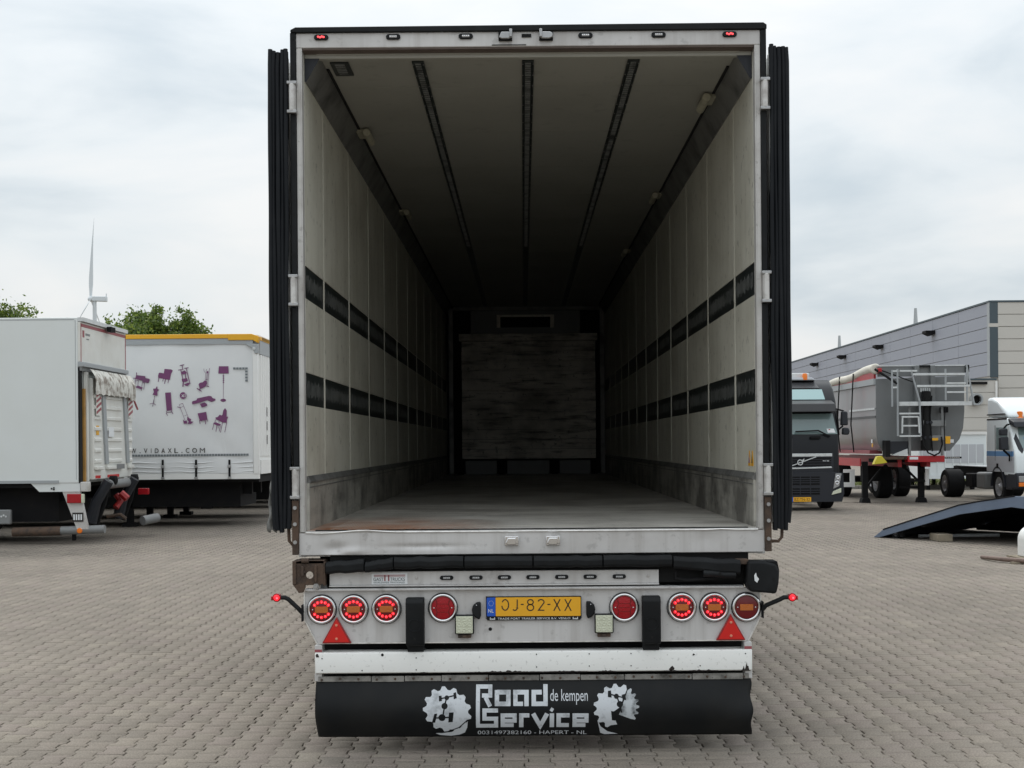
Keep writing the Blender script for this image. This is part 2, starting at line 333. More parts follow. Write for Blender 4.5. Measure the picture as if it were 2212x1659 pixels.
def paver_arrays(P, cham):
    n = len(P); ang = np.random.normal(0, .012, n); dx = np.random.normal(0, .0014, (n, 2)); hz = np.random.normal(0, .0006, n)
    tl = np.random.normal(0, .003, (n, 2))
    ca, sa = np.cos(ang), np.sin(ang)
    def ring(o, z):
        X = o[None, :, 0] * ca[:, None] - o[None, :, 1] * sa[:, None]; Y = o[None, :, 0] * sa[:, None] + o[None, :, 1] * ca[:, None]
        Zz = z + hz[:, None] + X * tl[:, :1] + Y * tl[:, 1:]
        return np.stack([X + P[:, 0, None] + dx[:, :1], Y + P[:, 1, None] + dx[:, 1:], Zz], 2)
    if cham: return np.concatenate([ring(inner, 0), ring(outl, -.0025), ring(outl, -.013)], 1)
    return ring(inner * .998, -.0005)
def mesh_np(name, V, per, faces):
    n = len(V); vs = V.reshape(-1, 3); allf = []; tot = []
    idx = np.concatenate([np.array(f) for f in faces]); cnt = np.array([len(f) for f in faces])
    li = (idx[None, :] + (np.arange(n) * per)[:, None]).ravel(); lt = np.tile(cnt, n)
    me = bpy.data.meshes.new(name); me.vertices.add(len(vs)); me.vertices.foreach_set('co', vs.ravel().astype(np.float32))
    me.loops.add(len(li)); me.loops.foreach_set('vertex_index', li.astype(np.int32)); me.polygons.add(len(lt))
    ls = np.concatenate([[0], np.cumsum(lt)[:-1]]); me.polygons.foreach_set('loop_start', ls.astype(np.int32)); me.polygons.foreach_set('loop_total', lt.astype(np.int32))
    me.update(calc_edges=True); me.materials.append(m_pav); return me
ccw = list(range(12))
F3 = [tuple(ccw)] + [(k, k + 12, (k + 1) % 12 + 12, (k + 1) % 12) for k in range(12)] + [(k + 12, k + 24, (k + 1) % 12 + 24, (k + 1) % 12 + 12) for k in range(12)]
r1 = rest[Zd[rest] < 20]; r2 = rest[Zd[rest] >= 20]
Pn = bpy.data.objects.new('paver', mesh_np('paver', paver_arrays(pos[r1], True), 36, F3)); C.objects.link(Pn); Pn['kind'] = 'stuff'; Pn.parent = ground
Pf = bpy.data.objects.new('paver', mesh_np('paver', paver_arrays(pos[r2], False), 12, [tuple(ccw)])); C.objects.link(Pf); Pf['kind'] = 'stuff'; Pf.parent = ground
vm = []
for k in range(10): vm.append(mesh_np('paver', paver_arrays(np.zeros((1, 2)), True), 36, F3))
for k in near:
    o = bpy.data.objects.new('paver', vm[random.randrange(10)]); C.objects.link(o); o.parent = ground
    o.location = (pos[k, 0], pos[k, 1], 0)
    if random.random() < .5: o.rotation_euler.z = math.pi

# kerb and verge on the right
kerb = box('kerb', m_conc, None, 3, 47, 38.95, 39.06, -.05, .10); kerb['kind'] = 'structure'
ks = box('kerb_stone', m_conc, kerb, 3, 3.985, 38.9, 39.075, -.02, .12, .015)
for k in range(1, 44): inst(ks, kerb, WL[ks] + Vector((k, 0, 0)))
MB().add([(3, 39.08, .1), (47, 39.08, .1), (47, 44, .14), (3, 44, .14)], [(0, 1, 2, 3)]).build('verge', m_soil, smooth=0)['kind'] = 'structure'
m_grass = M('grass_blades', (.13, .17, .05), .8, var=.6, vs=.8, dirt=(.26, .23, .1))
gv = []; gf = []
for k in range(9000):
    x = random.uniform(3, 26); y = random.uniform(39.1, 43); h = random.uniform(.06, .26) * (1.6 if random.random() < .06 else 1); a = random.uniform(0, 3.14); ww = .015
    n = len(gv); gv += [(x - ww * math.cos(a), y - ww * math.sin(a), .1), (x + ww * math.cos(a), y + ww * math.sin(a), .1), (x + random.uniform(-.08, .08), y + random.uniform(-.08, .08), .1 + h)]; gf.append((n, n + 1, n + 2))
g = MB().add(gv, gf).build('grass', m_grass, smooth=0, kind='stuff'); tag(g, 'patchy dry grass on the verge behind the kerb', 'grass')

# ================================================================== the refrigerated semi-trailer in the middle
T = thing('refrigerated_trailer', 'white refrigerated semi trailer seen from behind with both rear doors folded open', 'semi trailer', (0, 0, 0))
LEN = 13.35; FL = 1.231; RF = 3.88; HX = 1.25
# outer shell
box('outer_side', m_white, T, -1.302, -1.262, .06, LEN, 1.08, 3.985)
box('outer_side', m_white, T, 1.262, 1.302, .06, LEN, 1.08, 3.985)
box('roof_skin', m_white, T, -1.30, 1.30, .06, LEN, 3.94, 3.99)
box('front_wall', m_white, T, -1.2615, 1.2615, LEN - .1, LEN - .004, 1.1, 3.93)
# floor
m_floor = M('wet_metal_floor', (.66, .635, .585), .34, .15, var=.7, vs=1.6, dirt=(.24, .215, .185), streak=.5, sscale=(1.1, 9, 1), spots=.2, bump=.35, bs=110, thr=(.42, .66))
nt = m_floor.node_tree; b = nt.nodes['Principled BSDF']; lk = b.inputs['Base Color'].links[0].from_socket
tcn = nn(nt, 'ShaderNodeTexCoord'); mpn = nn(nt, 'ShaderNodeMapping'); mpn.inputs['Location'].default_value = (.62, .02 + 6.68, 0); mpn.inputs['Scale'].default_value = (1.25, .55, 0)
gr = nn(nt, 'ShaderNodeTexGradient'); gr.gradient_type = 'SPHERICAL'; nt.links.new(tcn.outputs['Object'], mpn.inputs[0])
nq = nn(nt, 'ShaderNodeTexNoise', Scale=4, Detail=6); nt.links.new(tcn.outputs['Object'], nq.inputs['Vector'])
mp2 = nn(nt, 'ShaderNodeMapping'); mp2.vector_type = 'POINT'; mp2.inputs['Location'].default_value = (1.0, 3.7, 0); mp2.inputs['Scale'].default_value = (1.15, .55, 0)
nt.links.new(tcn.outputs['Object'], mp2.inputs[0]); nt.links.new(mp2.outputs[0], gr.inputs[0])
mm = nn(nt, 'ShaderNodeMath'); mm.operation = 'MULTIPLY'; nt.links.new(gr.outputs[0], mm.inputs[0]); nt.links.new(nq.outputs[0], mm.inputs[1])
mrn = nn(nt, 'ShaderNodeMapRange'); mrn.inputs['From Min'].default_value = .06; mrn.inputs['From Max'].default_value = .38; nt.links.new(mm.outputs[0], mrn.inputs[0])
mxn = nt.nodes.new('ShaderNodeMix'); mxn.data_type = 'RGBA'; nt.links.new(mrn.outputs[0], mxn.inputs[0]); nt.links.new(lk, mxn.inputs[6]); mxn.inputs[7].default_value = (.36, .13, .045, 1)
nt.links.new(mxn.outputs[2], b.inputs['Base Color'])
box('floor', m_floor, T, -1.25, 1.25, .03, LEN - .12, 1.13, FL)
EDG = M('bright_worn_edge', (.80, .79, .76), .3, .4, var=.5, vs=20, dirt=(.3, .28, .25))
# raised anti-slip bars on the first metres of floor
mb = MB()
for i in range(50):
    for j in range(64):
        x = -1.12 + i * .049 + (.0245 if j % 2 else 0); y = .10 + j * .045
        if -1.2 < x < 1.2: mb.add([(x - .012, y - .003, FL), (x + .012, y - .003, FL), (x + .012, y + .003, FL), (x - .012, y + .003, FL), (x - .008, y, FL + .0012), (x + .008, y, FL + .0012)], [(0, 1, 5, 4), (2, 3, 4, 5), (1, 2, 5), (3, 0, 4)])
mb.build('tread_pattern', m_floor, T, smooth=0, kind='stuff')
# ceiling with joint lines
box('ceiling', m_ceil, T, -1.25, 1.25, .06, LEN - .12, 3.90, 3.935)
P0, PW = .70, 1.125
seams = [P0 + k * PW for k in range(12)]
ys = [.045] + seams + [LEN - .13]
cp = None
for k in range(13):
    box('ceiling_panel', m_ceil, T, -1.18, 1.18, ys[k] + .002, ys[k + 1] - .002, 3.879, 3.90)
# walls: panel, bands of lashing track, kick plate
wallp = {}
for s in (-1, 1):
    xi = s * HX; xo = s * 1.262
    for k in range(13):
        a, b_ = ys[k], ys[k + 1]; g0 = .018 if k else 0
        for (z0, z1, nm, mt, ins) in ((FL + .3, 1.93, 'wall_panel', m_wall, 0), (1.93, 2.11, 'lashing_track', m_track, .002), (2.11, 2.525, 'wall_panel', m_wall, 0), (2.525, 2.705, 'lashing_track', m_track, .002), (2.705, RF, 'wall_panel', m_wall, 0)):
            box(nm, mt, T, xi + s * ins, xo, a + g0, b_ - .018, z0 + .0015, z1 - .0015)
    mb = MB()
    for y in seams: mb.box(xi - s * .0012, xo, y - .017, y + .017, FL + .302, RF - .002)
    mb.build('joint_strip', m_wall, T)
    mb = MB()
    for y in seams:
        for d in (-.011, .011): mb.box(xi - s * .0022, xi - s * .0012, y + d - .0013, y + d + .0013, FL + .3, RF)
    mb.build('joint_ridge', M('seam_bead', (.56, .55, .48), .6) if 'seam_bead' not in bpy.data.materials else bpy.data.materials['seam_bead'], T)
    # ribs of the tracks
    mb = MB()
    for zc in (2.02, 2.615):
        for k in range(6):
            a, b_ = ys[k] + .03, ys[k + 1] - .03; n = int((b_ - a) / .042)
            for q in range(n):
                y = a + (q + .5) * (b_ - a) / n
                hh = .042 + .012 * math.sin(q * 2.3 + k); yy = y
                mb.add([(xi + s * .0018, yy - .0045, zc - hh), (xi + s * .0018, yy + .0045, zc - hh), (xi + s * .0018, yy + .0045, zc + hh), (xi + s * .0018, yy - .0045, zc + hh), (xi + s * .0002, yy, zc - hh * .8), (xi + s * .0002, yy, zc + hh * .8)],
                       [(0, 1, 4), (1, 2, 5, 4), (2, 3, 5), (3, 0, 4, 5)])
    mb.build('track_rib', m_rib, T, smooth=0, kind='stuff')
    # kick plate with its upper lip
    for k in range(13):
        box('kick_plate', m_kick, T, xi - s * .012, xo, ys[k] + .0003, ys[k + 1] - .0003, FL + .0005, FL + .262)
    mb = MB().prism([(xi, FL + .262), (xi - s * .018, FL + .262), (xi - s * .020, FL + .272), (xi - s * .003, FL + .301), (xi, FL + .301)], 'y', .046, LEN - .13); mb.build('kick_plate_lip', m_cove, T)
    mb = MB()
    for zz in (.235,): mb.box(xi - s * .0165, xi - s * .0122, .046, LEN - .13, FL + zz, FL + zz + .006)
    mb.build('kick_plate_ridge', m_cove, T)
    # sloping cove along the ceiling corner, black gap beside it
    mb = MB().prism([(s * 1.25, 3.74), (s * 1.242, 3.74), (s * 1.165, 3.872), (s * 1.165, 3.879), (s * 1.25, 3.879)], 'y', .06, LEN - .13); mb.build('corner_cove', m_cove, T); MB().prism([(s * 1.25, 3.735), (s * 1.240, 3.735), (s * 1.160, 3.872), (s * 1.160, 3.879), (s * 1.25, 3.879)], 'y', .0565, .059).build('cove_shade_cap', m_trim, T)  # dark end cap added so the cove end does not show sky-lit
    box('cable_gap', m_void, T, s * 1.164, s * 1.148, .30, LEN - .13, 3.872, 3.879)
# ceiling rails
for x in (-.625, 0, .60):
    box('ceiling_rail', m_track, T, x - .034, x + .034, .16, LEN - .14, 3.868, 3.879, .002)
    mb = MB()
    for q in range(150):
        y = .18 + q * .045; mb.box(x - .016, x + .016, y, y + .016, 3.8635, 3.868)
    mb.build('rail_slot', m_rib, T, smooth=0, kind='stuff')
    mb = MB()
    for q in range(60):
        for d in (-.029, .029): mb.cyl((x + d, .2 + q * .22, 3.8645), .004, 0, .0035, 'z', 6)
    mb.build('rail_rivet', m_steel, T, smooth=0, kind='stuff')
mb = MB().box(-1.125, -1.02, .17, .42, 3.870, 3.879); mb.build('ceiling_plate', m_track, T)
mb = MB()
for q in range(6):
    mb.box(-1.10, -1.045, .19 + q * .036, .205 + q * .036, 3.866, 3.870)
mb.build('vent_slat', m_rib, T)
# light fittings on the ceiling corners
def fitting(x, y, s):
    o = (x, y, 3.85)
    f = MB().box(x - .01, x + s * .09, y - .10, y + .10, 3.855, 3.878).build('light_fitting', M('yellowed_plastic', (.42, .40, .30), .5, var=.4, vs=20) if 'yellowed_plastic' not in bpy.data.materials else bpy.data.materials['yellowed_plastic'], T, .004, o)
    MB().cyl((x, y, 3.842), .026, -.15, .15, 'y', 14).build('lamp_tube', bpy.data.materials['yellowed_plastic'], f, .004, o)
fitting(1.11, .98, 1); fitting(-1.10, 1.80, -1); fitting(1.11, 4.1, 1); fitting(-1.10, 4.8, -1); fitting(1.11, 7.3, 1)
# front bulkhead: evaporator housing, planked liner, pallet stops
BZ = YD + 20.05
fl = box('evaporator_housing', m_grey, T, -.86, .86, BZ - .02, BZ + .25, 3.43, 3.80, .01)
mb = MB(); z0, z1, xa, xb = 3.53, 3.73, -.45, .45
mb.box(xa, xb, BZ - .06, BZ - .02, z1 - .035, z1); mb.box(xa, xa + .06, BZ - .06, BZ - .02, z0, z1 - .035); mb.box(xb - .06, xb, BZ - .06, BZ - .02, z0, z1 - .035)
mb.build('outlet_frame', M('dull_cream_metal', (.85, .80, .70), .5, var=.5, vs=12), T)
box('air_outlet', m_void, T, -.39, .39, BZ - .05, BZ - .022, 3.535, 3.695)
zt = 3.43
box('liner_cap_board', m_wood, T, -1.04, 1.12, BZ - .14, BZ, 3.32, 3.43, .005)
for k in range(12):
    z1 = 3.31 - k * .153; box('liner_plank', m_wood, T, -1.0 + random.uniform(-.003, .003), 1.09 + random.uniform(-.003, .003), BZ - .10 - random.uniform(0, .01), BZ, z1 - .149, z1, .004)
for a, b_ in ((-.95, -.46), (-.30, .36), (.52, 1.0)): box('pallet_stop', m_grey, T, a, b_, BZ - .13, BZ - .02, 1.235, 1.45, .006)
for x in (-1.03, -.38, .44, 1.06): box('stop_post', m_dark, T, x - .05, x + .05, BZ - .10, BZ, 1.235, 1.45)
MB().box(-1.236, 1.236, BZ, BZ + .06, 1.24, 3.87).build('front_liner', m_dark, T)
for x in (-1.17, 1.20): box('frame_post', m_cove, T, x - .035, x + .035, BZ - .05, BZ - .001, 1.24, 3.84, .006)
box('frame_top', m_cove, T, -1.13, 1.16, BZ - .04, BZ - .002, 3.805, 3.86)
# ------------------------------------------------ rear frame
FRY = -.012
mb = MB(); mb.box(-1.285, 1.285, FRY, .055, 3.902, 3.984); mb.build('header_panel', m_alu, T, .004)
mb = MB().prism([(-.004, 3.902), (-.004, 3.893), (.02, 3.886), (.055, 3.886), (.055, 3.902)], 'x', -1.25, 1.25); mb.build('header_lip', M('brown_stained_lip', (.12, .09, .075), .5, .2, var=.5, vs=9), T)
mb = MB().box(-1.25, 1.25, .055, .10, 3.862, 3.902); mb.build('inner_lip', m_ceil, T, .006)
for s in (-1, 1):
    mb = MB(); mb.box(s * 1.252, s * 1.283, FRY, .055, 1.222, 3.9015)
    mb.box(s * 1.2535, s * 1.258, FRY - .004, FRY, 1.23, 3.89); mb.build('door_post', m_frame, T, .003)
    # black bolted cover strips between the hinges
    for i, (z0, z1) in enumerate(((3.712, 3.985), (2.648, 3.535), (1.59, 2.47))):
        st = box('cover_strip', m_black, T, s * 1.284, s * 1.316, -.022, .05, z0, z1, .004)
        n = 2 if i == 0 else 4
        for q in range(n):
            zz = z0 + (z1 - z0) * (.12 + .76 * q / (n - 1)); MB().cyl((s * 1.300, -.0235, zz), .0075, 0, .003, 'y', 8).build('bolt_hole', m_void, st, o=WL[st])
    for z0, z1 in ((3.54, 3.705), (2.478, 2.640), (1.415, 1.58)):
        h = MB(); h.prism([(s * 1.285, z0 + .008), (s * 1.318, z0 + .008), (s * 1.318, z1 - .008), (s * 1.285, z1 - .008)], 'y', -.045, .03)
        h.cyl((s * 1.303, -.040, z0), .017, .006, z1 - z0 - .006, 'z', 12); h = h.build('hinge', m_hinge, T, .004)
        c = MB(); c.box(s * 1.277, s * 1.330, -.055, -.02, z0 - .006, z0 + .012); c.box(s * 1.277, s * 1.330, -.055, -.02, z1 - .012, z1 + .006); c.build('hinge_lug', m_steel, h, .003, o=WL[h])
    # lower rusty rod bracket and bent stop rod
    MB().beam((s * 1.305, -.02, 1.10), (s * 1.305, -.02, 1.40), .035, .03).build('locking_rod', m_rust, T, .003)
    mb = MB()
    for zz in (1.36, 1.27, 1.17): mb.cyl((s * 1.305, -.045, zz), .011, 0, .012, 'y', 8)
    mb.build('rod_bolt', m_steel, T)
    xx = 1.345 if s < 0 else 1.385
    MB().tube([(s * 1.31, -.0, 1.155), (s * (xx - .02), 0, 1.153), (s * xx, 0, 1.175), (s * (xx + .004), 0, 1.30)], .009, 8).build('door_stop_rod', m_rust, T)
# bolt-on roof seal
mb = MB().prism([(-1.312, 3.984), (1.318, 3.984), (1.318, 4.008), (1.30, 4.02), (-1.285, 4.012), (-1.312, 3.998)], 'y', -.03, .10); mb.build('roof_seal', m_black, T, .003)
# bright edge of the sill, dented sill panel
mb = MB(); n = 60; pts = []
for i in range(n + 1):
    x = -1.25 + 2.5 * i / n; dz = .010 * math.exp(-((x + .93) / .12) ** 2) - .004 * math.exp(-((x + 1.15) / .08) ** 2) + .004 * math.exp(-((x - 1.05) / .05) ** 2); pts.append((x, -.020, 1.221 + dz))
MB().tube(pts, .0045, 6).build('sill_edge', EDG, T)
mb = MB(); nx, nz = 120, 14
for j in range(nz + 1):
    for i in range(nx + 1):
        x = -1.285 + 2.57 * i / nx; z = 1.098 + .120 * j / nz
        d = .022 * math.exp(-((x + 1.09) / .05) ** 2 - ((z - 1.13) / .03) ** 2) - .012 * math.exp(-((x + 1.0) / .07) ** 2 - ((z - 1.115) / .02) ** 2) + .009 * math.exp(-((x + .6) / .18) ** 2 - ((z - 1.14) / .012) ** 2) + .006 * math.exp(-((x + 1.16) / .03) ** 2) + .005 * math.exp(-((x - .95) / .06) ** 2 - ((z - 1.17) / .04) ** 2)
        mb.v.append((x, -.016 + d, z))
for j in range(nz):
    for i in range(nx): k = j * (nx + 1) + i; mb.f.append((k, k + 1, k + nx + 2, k + nx + 1)); mb.m.append(0)
mb.build('sill_panel', m_alu, T, smooth=80)
box('sill_core', m_frame, T, -1.284, 1.284, .03, .12, 1.085, 1.2285)
box('sill_gap_strip', m_frame, T, -1.252, 1.252, -.015, .03, 1.2185, 1.2285)  # frame-coloured strip along the top of the sill panel
box('threshold_seal', m_void, T, -1.20, 1.20, .0, .029, 1.2286, 1.2335)
# latch keepers
def keeper(x, z, flip=1):
    mb = MB(); mb.box(x - .038, x + .038, -.030, -.017, z - .026, z + .026)
    k = mb.build('latch_keeper', m_dark if z > 3 else m_chrome, T, .003); mk = m_steel if z > 3 else m_chrome
    m2 = MB(); m2.prism([(x - .036, z - .012), (x - .022, z + .018), (x + .020, z + .018), (x + .036, z + .010), (x + .036, z - .012), (x + .018, z - .020), (x - .02, z - .020)], 'y', -.05, -.03)
    m2.build('latch_hook', mk, k, .004, o=WL[k])
    MB().box(x + flip * .022, x + flip * .038, -.062, -.05, z - .014, z + .03).build('latch_tongue', mk, k, .003, o=WL[k])
keeper(-.125, 3.955); keeper(.10, 3.955, -1); keeper(-.112, 1.167); keeper(.116, 1.167)
box('lock_slot', m_void, T, -.035, .018, -.0185, -.013, 3.951, 3.969)
MB().box(-.20, -.01, -.0165, -.013, 3.908, 3.912).build('weld_line', m_void, T)
# oval marker lamps
def oval(name, x, z, w_, h_, y, lit=False, parent=T):
    r = h_ / 2; pl = []
    for k in range(9): a = -math.pi / 2 + math.pi * k / 8; pl.append((x + w_ / 2 - r + r * math.cos(a), z + r * math.sin(a)))
    for k in range(9): a = math.pi / 2 + math.pi * k / 8; pl.append((x - w_ / 2 + r + r * math.cos(a), z + r * math.sin(a)))
    o = (x, y, z); b_ = MB().prism(pl, 'y', y - .012, y).build(name, m_black, parent, .003, o)
    MB().box(x - w_ * .26, x + w_ * .26, y - .0155, y - .012, z - r * .48, z + r * .48).build('lamp_lens', m_redlens if lit else m_lensclr, b_, .002, o)
    if lit:
        m = MB()
        for q, dz in zip((-.32, -.1, .1, .3), (.1, -.15, .15, -.05)): m.lathe((x + q * w_ * .62, y - .0158, z + dz * r), [(r * .40, 0), (r * .28, -.002), (0, -.003)], 'y', 8)
        m.build('led', m_mkled, b_, o=o)
    else:
        m = MB()
        for q in (-.2, -.07, .07, .2): m.lathe((x + q * w_, y - .0157, z), [(r * .25, 0), (0, -.002)], 'y', 6)
        m.build('led', m_chrome, b_, o=o)
m_lensclr = M('clear_lens', (.30, .30, .30), .3, bump=.6, bs=300)
for x, l in ((-1.143, 1), (-.745, 0), (-.344, 0), (.318, 0), (.722, 0), (1.115, 1)): oval('marker_lamp', x, 3.958, .080, .030, FRY, bool(l))
# warning decals inside the right wall
for k, (y, m_) in enumerate(((.10, m_yel), (.19, m_yel))):
    pl = [(y, 1.568), (y + .07, 1.568), (y + .062, 1.60), (y + .04, 1.655), (y + .025, 1.655), (y + .005, 1.60)]
    d = MB().prism(pl, 'x', 1.2475, 1.2498).build('warning_sticker', m_, T)
    MB().prism([(y + .022, 1.585), (y + .05, 1.585), (y + .036, 1.635)], 'x', 1.2465, 1.2474).build('sticker_mark', m_blue if k else m_ink, d, o=WL[d])
# ------------------------------------------------ doors folded back along the sides, seals towards the camera
def door(s):
    x0, x1 = s * 1.345, s * 1.432
    D = box('rear_door', m_white, T, x0, x1, .03, 1.27, 1.245, 3.868, .006)
    MB().box(s * 1.334, s * 1.348, -.002, .05, 1.26, 3.86).build('door_edge', m_white, D, .002, o=WL[D])
    for k, x in enumerate((1.3405, 1.362, 1.385, 1.409, 1.427)):
        pts = []; top = 3.875 + random.uniform(-.004, .016) + (.018 if k == 0 else 0); bot = 1.245 - random.uniform(0, .03) + (.02 if k == 4 else 0)
        ph = random.uniform(0, 6); am = random.uniform(.001, .0028)
        for q in range(34):
            z = bot + (top - bot) * q / 33; xx = x + am * math.sin(z * 3.1 + ph) + am * .6 * math.sin(z * 8 + ph * 2) + (-.006 * math.exp(-((z - 3.87) / .02) ** 2)) * (k > 0)
            xx -= .010 * math.exp(-((z - 1.24) / .08) ** 2) * (k - 1) / 3
            pts.append((s * xx, -.030 + (.006 if k % 2 else 0) + .004 * math.sin(z * 5 + ph), z))
        MB().tube(pts, .0125, 10, flat=2.4 if False else 1.0).build('door_seal', m_seal, D, o=WL[D])
        fin = MB(); fin.v = []; n_ = len(pts)
        for p in pts: fin.v += [(p[0] - .003, p[1], p[2]), (p[0] + .003, p[1], p[2]), (p[0] + .006, .028, p[2]), (p[0] - .006, .028, p[2])]
        for q in range(n_ - 1):
            a = q * 4
            for e0, e1 in ((0, 1), (1, 2), (2, 3), (3, 0)): fin.f.append((a + e0, a + e1, a + 4 + e1, a + 4 + e0)); fin.m.append(0)
        fin.build('seal_web', m_black, D, o=WL[D])
    # lock bar brackets that stick out on the outer face
    for z in (3.69, 3.573, 2.61, 2.565, 2.51): MB().lathe((s * 1.435, .2, z), [(.012, -.01 * s), (.010, .004 * s), (.004, .010 * s)], 'x', 8).build('rivet_head', m_dark, D, o=WL[D])
    for yy in (.55, .95): MB().cyl((s * 1.45, yy, 1.3), .014, 0, 2.5, 'z', 10).build('lock_bar', m_steel, D, o=WL[D])
    return D
dl = door(-1); dr = door(1)
# torn rag caught at the foot of the left door
mb = MB(); nv = 0
for j in range(16):
    for i in range(5):
        z = 1.56 - j * .022; t = j / 15; xx = -1.440 - .022 * t * (1 - i / 4) + .004 * math.sin(j * 1.3 + i * 2)
        mb.v.append((xx + i * .007, -.015 + .012 * math.sin(i * 1.7 + j * .8), z - .012 * math.sin(i * 2.1)))
for j in range(15):
    for i in range(4): k = j * 5 + i; mb.f.append((k, k + 1, k + 6, k + 5)); mb.m.append(0)
rag = mb.build('torn_cover_cloth', m_fabric, T, smooth=60); so_ = rag.modifiers.new('thick', 'SOLIDIFY'); so_.thickness = .004
# ------------------------------------------------ rubber bumper blocks under the sill
box('bumper_carrier', m_void, T, -1.12, 1.20, .01, .06, .93, 1.09)
def block(x0, x1, z0a, z1a, z0b, z1b, y=-.07, holes=3, lab=None):
    mb = MB(); nseg = 8; prof = lambda z0, z1: [(.0, z0), (y + .012, z0), (y, z0 + .012), (y - .002, z1 - .020), (y + .016, z1), (0, z1)]
    vs = []
    for i in range(nseg + 1):
        t = i / nseg; x = x0 + (x1 - x0) * t; jj = 0 if i in (0, nseg) else random.uniform(-.0035, .0035)
        for p in prof(z0a + (z0b - z0a) * t + jj, z1a + (z1b - z1a) * t + jj): vs.append((x, p[0], p[1]))
    m = 6; fs = [(i * m + k, i * m + (k + 1) % m, (i + 1) * m + (k + 1) % m, (i + 1) * m + k) for i in range(nseg) for k in range(m)] + [tuple(range(m)), tuple(nseg * m + k for k in range(m))]
    o = ((x0 + x1) / 2, 0, (z0a + z1a) / 2)
    b_ = mb.add(vs, fs).build('rubber_block', m_black, T, .004, o)
    if lab: b_['label'] = lab
    for q in range(holes):
        t = (q + .5) / holes; t = .5 + (t - .5) * 1.0
        MB().cyl((x0 + (x1 - x0) * t, y - .0035, (z0a + (z0b - z0a) * t) + .026), .0075, 0, .004, 'y', 8).build('bolt_hole', m_void, b_, o=o)
block(-1.135, -.925, .995, 1.060, 1.005, 1.075, holes=0, lab='sagging rubber block beside the rusty bracket')
block(-.920, -.765, 1.003, 1.060, 1.020, 1.082, holes=1, lab='skewed rubber block')
for a, b_ in ((-.760, -.378), (-.372, .002), (.008, .386), (.392, .770)): block(a, b_, 1.022, 1.084, 1.022, 1.084)
block(.776, 1.145, 1.012, 1.078, .975, 1.058, holes=2, lab='torn rubber block drooping to the right')
block(.94, 1.12, .965, 1.01, .955, .995, y=-.075, holes=1, lab='torn flap of rubber')
mb = MB().prism([(1.17, .925), (1.19, .885), (1.335, .872), (1.348, .93), (1.352, .99), (1.335, 1.035), (1.27, 1.052), (1.18, 1.052)], 'y', -.10, .02)
cb = mb.build('corner_buffer', m_black, T, .014, o=(1.26, -.04, .96), segs=3); cb['label'] = 'crumpled black rubber corner buffer with a white scuff'
MB().prism([(1.215, .945), (1.228, .935), (1.238, .955), (1.226, .97), (1.222, .99), (1.212, .975)], 'y', -.1025, -.100).build('scuff_mark', m_wink, cb, o=WL[cb])
for x, z in ((1.205, .913), (1.30, .90), (1.318, .955)): MB().cyl((x, -.103, z), .008, 0, .004, 'y', 8).build('bolt_hole', m_void, cb, o=WL[cb])
mb = MB().prism([(1.25, 1.05), (1.342, 1.05), (1.352, 1.0), (1.345, .95), (1.30, .93), (1.30, 1.0)], 'y', -.09, .03); mb.build('corner_bracket', m_dark, T, .004)
mb = MB().box(1.12, 1.19, -.055, .02, 1.03, 1.06); mb.build('bent_bracket', m_rust, T, .004)
MB().tube([(.79, -.03, .99), (.79, -.035, .955), (.85, -.04, .945), (1.1, -.03, .96)], .009, 6).build('sagging_cable', m_dark, T)
# rusty plate with a hole on the left end
def plate_hole(xc, zc, r, x0, x1, z0, z1, y0, y1):
    mb = MB(); n = 24; inn = []; outp = []
    for k in range(n):
        a = 2 * math.pi * k / n; c, s_ = math.cos(a), math.sin(a); inn.append((xc + r * c, zc + r * s_))
        t = min((x1 - xc) / c if c > 1e-6 else 9e9, (x0 - xc) / c if c < -1e-6 else 9e9, (z1 - zc) / s_ if s_ > 1e-6 else 9e9, (z0 - zc) / s_ if s_ < -1e-6 else 9e9); outp.append((xc + t * c, zc + t * s_))
    vs = [(x, y, z) for y in (y0, y1) for ring in (inn, outp) for x, z in ring]; fs = []
    for k in range(n):
        j = (k + 1) % n; fs += [(k, j, n + j, n + k), (2 * n + k, 3 * n + k, 3 * n + j, 2 * n + j), (k, 2 * n + k, 2 * n + j, j), (n + k, n + j, 3 * n + j, 3 * n + k)]
    return mb.add(vs, fs)
mb = plate_hole(-1.225, .990, .020, -1.30, -1.145, .935, 1.07, -.05, -.042)
mb.box(-1.302, -1.145, -.05, .10, 1.052, 1.070); mb.box(-1.318, -1.298, -.06, .08, .94, 1.068); mb.prism([(-1.318, .94), (-1.30, .915), (-1.285, .892), (-1.262, .894), (-1.25, .92), (-1.25, .94)], 'y', -.055, -.03)
mb.box(-1.15, -1.140, -.05, .08, .93, 1.06)
rb = mb.build('rusty_bracket', m_rust, T, .002, o=(-1.23, 0, 1))
mb = MB(); mb.cyl((-1.188, -.065, .928), .017, 0, .03, 'y', 12); mb.cyl((-1.188, -.075, .928), .009, 0, .02, 'y', 10); mb.build('link_pin', m_steel, rb, o=WL[rb])
mb = MB(); mb.beam((-1.190, -.06, .95), (-1.190, -.06, 1.045), .012, .012); mb.beam((-1.262, -.06, .985), (-1.262, -.06, 1.04), .014, .012); mb.beam((-1.275, -.058, 1.008), (-1.245, -.058, 1.006), .01, .01)
mb.cyl((-1.247, -.062, 1.07), .012, -.02, .02, 'x', 10); mb.build('pivot_pin', m_rust, rb, .002, o=WL[rb])
